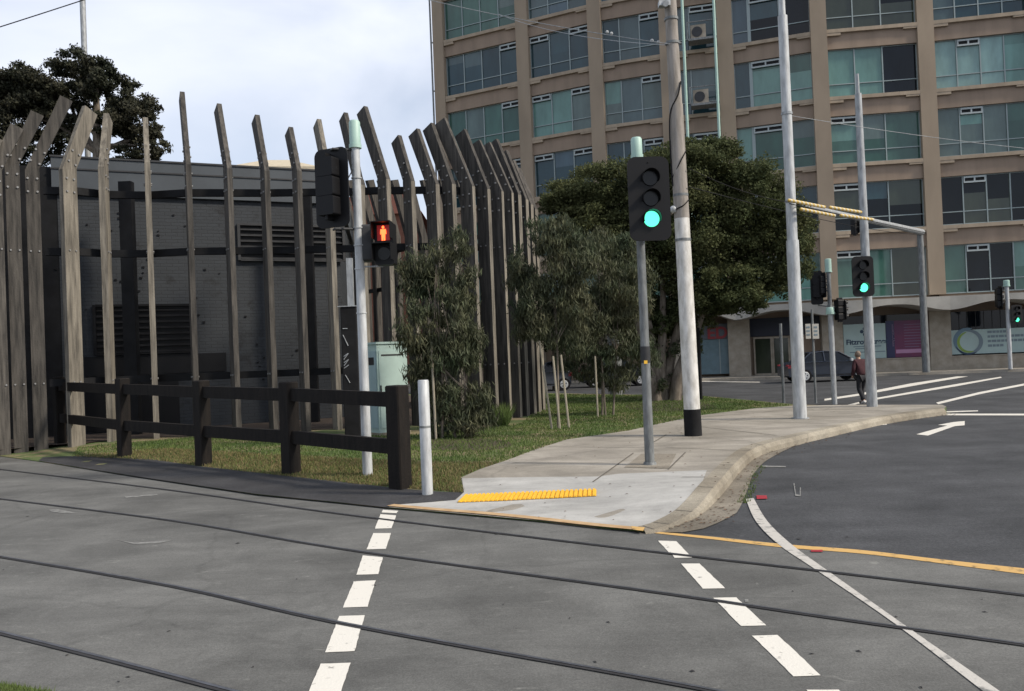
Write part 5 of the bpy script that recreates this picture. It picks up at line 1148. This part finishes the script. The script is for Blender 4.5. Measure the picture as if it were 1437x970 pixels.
# joints: x right, y forward(away), z up ; stooped, mid stride
J = dict(pelvis=(0, 0, .90), waist=(0, .01, 1.03), chest=(0, .06, 1.25), neck=(0, .12, 1.43), headb=(0, .16, 1.50), headt=(0, .17, 1.64),
         shl=(-.17, .09, 1.37), ell=(-.25, .04, 1.13), wrl=(-.22, .16, .92), hal=(-.20, .20, .84), shr=(.17, .09, 1.37), elr=(.25, .05, 1.12), wrr=(.24, .12, .90), har=(.23, .15, .82),
         hil=(-.09, 0, .86), knl=(-.10, .02, .48), anl=(-.10, -.22, .14), tol=(-.10, -.10, .05), hir=(.09, 0, .86), knr=(.09, .16, .48), anr=(.09, .12, .09), tor=(.09, .26, .04))
K = list(J); ed = [('pelvis', 'waist'), ('waist', 'chest'), ('chest', 'neck'), ('neck', 'headb'), ('headb', 'headt'), ('chest', 'shl'), ('shl', 'ell'), ('ell', 'wrl'), ('wrl', 'hal'), ('chest', 'shr'), ('shr', 'elr'), ('elr', 'wrr'), ('wrr', 'har'),
      ('pelvis', 'hil'), ('hil', 'knl'), ('knl', 'anl'), ('anl', 'tol'), ('pelvis', 'hir'), ('hir', 'knr'), ('knr', 'anr'), ('anr', 'tor')]
rad = dict(pelvis=(.13, .10), waist=(.13, .09), chest=(.15, .10), neck=.055, headb=(.075, .085), headt=(.07, .085), shl=.06, ell=.042, wrl=.028, hal=(.035, .02), shr=.06, elr=.042, wrr=.028, har=(.035, .02), hil=.08, knl=.055, anl=.038, tol=.035, hir=.08, knr=.055, anr=.038, tor=.035)
body = skin('person', [J[k] for k in K], [(K.index(a), K.index(b_)) for a, b_ in ed], [rad[k] for k in K], SKN)
body.location = pb0; body.rotation_euler = (0, 0, R(12)); tag(body, 'stooped person in a maroon jumper and black trousers walking away beside the signal pole', 'person')
def cl(name, ks, es, rr, mat, root=0): return skin(name, [J[k] if isinstance(k, str) else k for k in ks], es, rr, mat, body, 2, root)
cl('jumper', ['pelvis', 'waist', 'chest', 'neck', 'shl', 'ell', 'wrl', 'shr', 'elr', 'wrr'], [(0, 1), (1, 2), (2, 3), (2, 4), (4, 5), (5, 6), (2, 7), (7, 8), (8, 9)], [(.175, .13), (.175, .13), (.18, .13), .065, .08, .065, .045, .08, .065, .045], MAR, 2)
cl('trousers', ['pelvis', 'hil', 'knl', 'anl', 'hir', 'knr', 'anr'], [(0, 1), (1, 2), (2, 3), (0, 4), (4, 5), (5, 6)], [(.15, .12), .105, .08, .065, .105, .08, .065], BKT)
cl('shoe', [(-.10, -.25, .13), (-.10, -.17, .07), (-.10, -.06, .04)], [(0, 1), (1, 2)], [.05, .05, .04], SHO); cl('shoe', [(.09, .08, .055), (.09, .18, .05), (.09, .30, .04)], [(0, 1), (1, 2)], [.05, .048, .04], BKT)
mb = MB(); mb.ball(Vector((0, .145, 1.605))*sc_p, .108*sc_p, 14, (.85, 1, 1.05)); mb.build('hair', HAIR, body, smooth=True, local=True)
# simple face features on the far side of the head, ears
mb = MB()
for s in (-1, 1): mb.ball(Vector((s*.095, .17, 1.57))*sc_p, .022*sc_p, 8, (.4, .8, 1.3))
mb.ball(Vector((0, .27, 1.565))*sc_p, .018*sc_p, 8, (.8, 1.2, 1.2)); mb.build('ears_and_nose', SKN, body, smooth=True, local=True)
for o in bpy.data.objects:
    if '_w' in o: del o['_w']
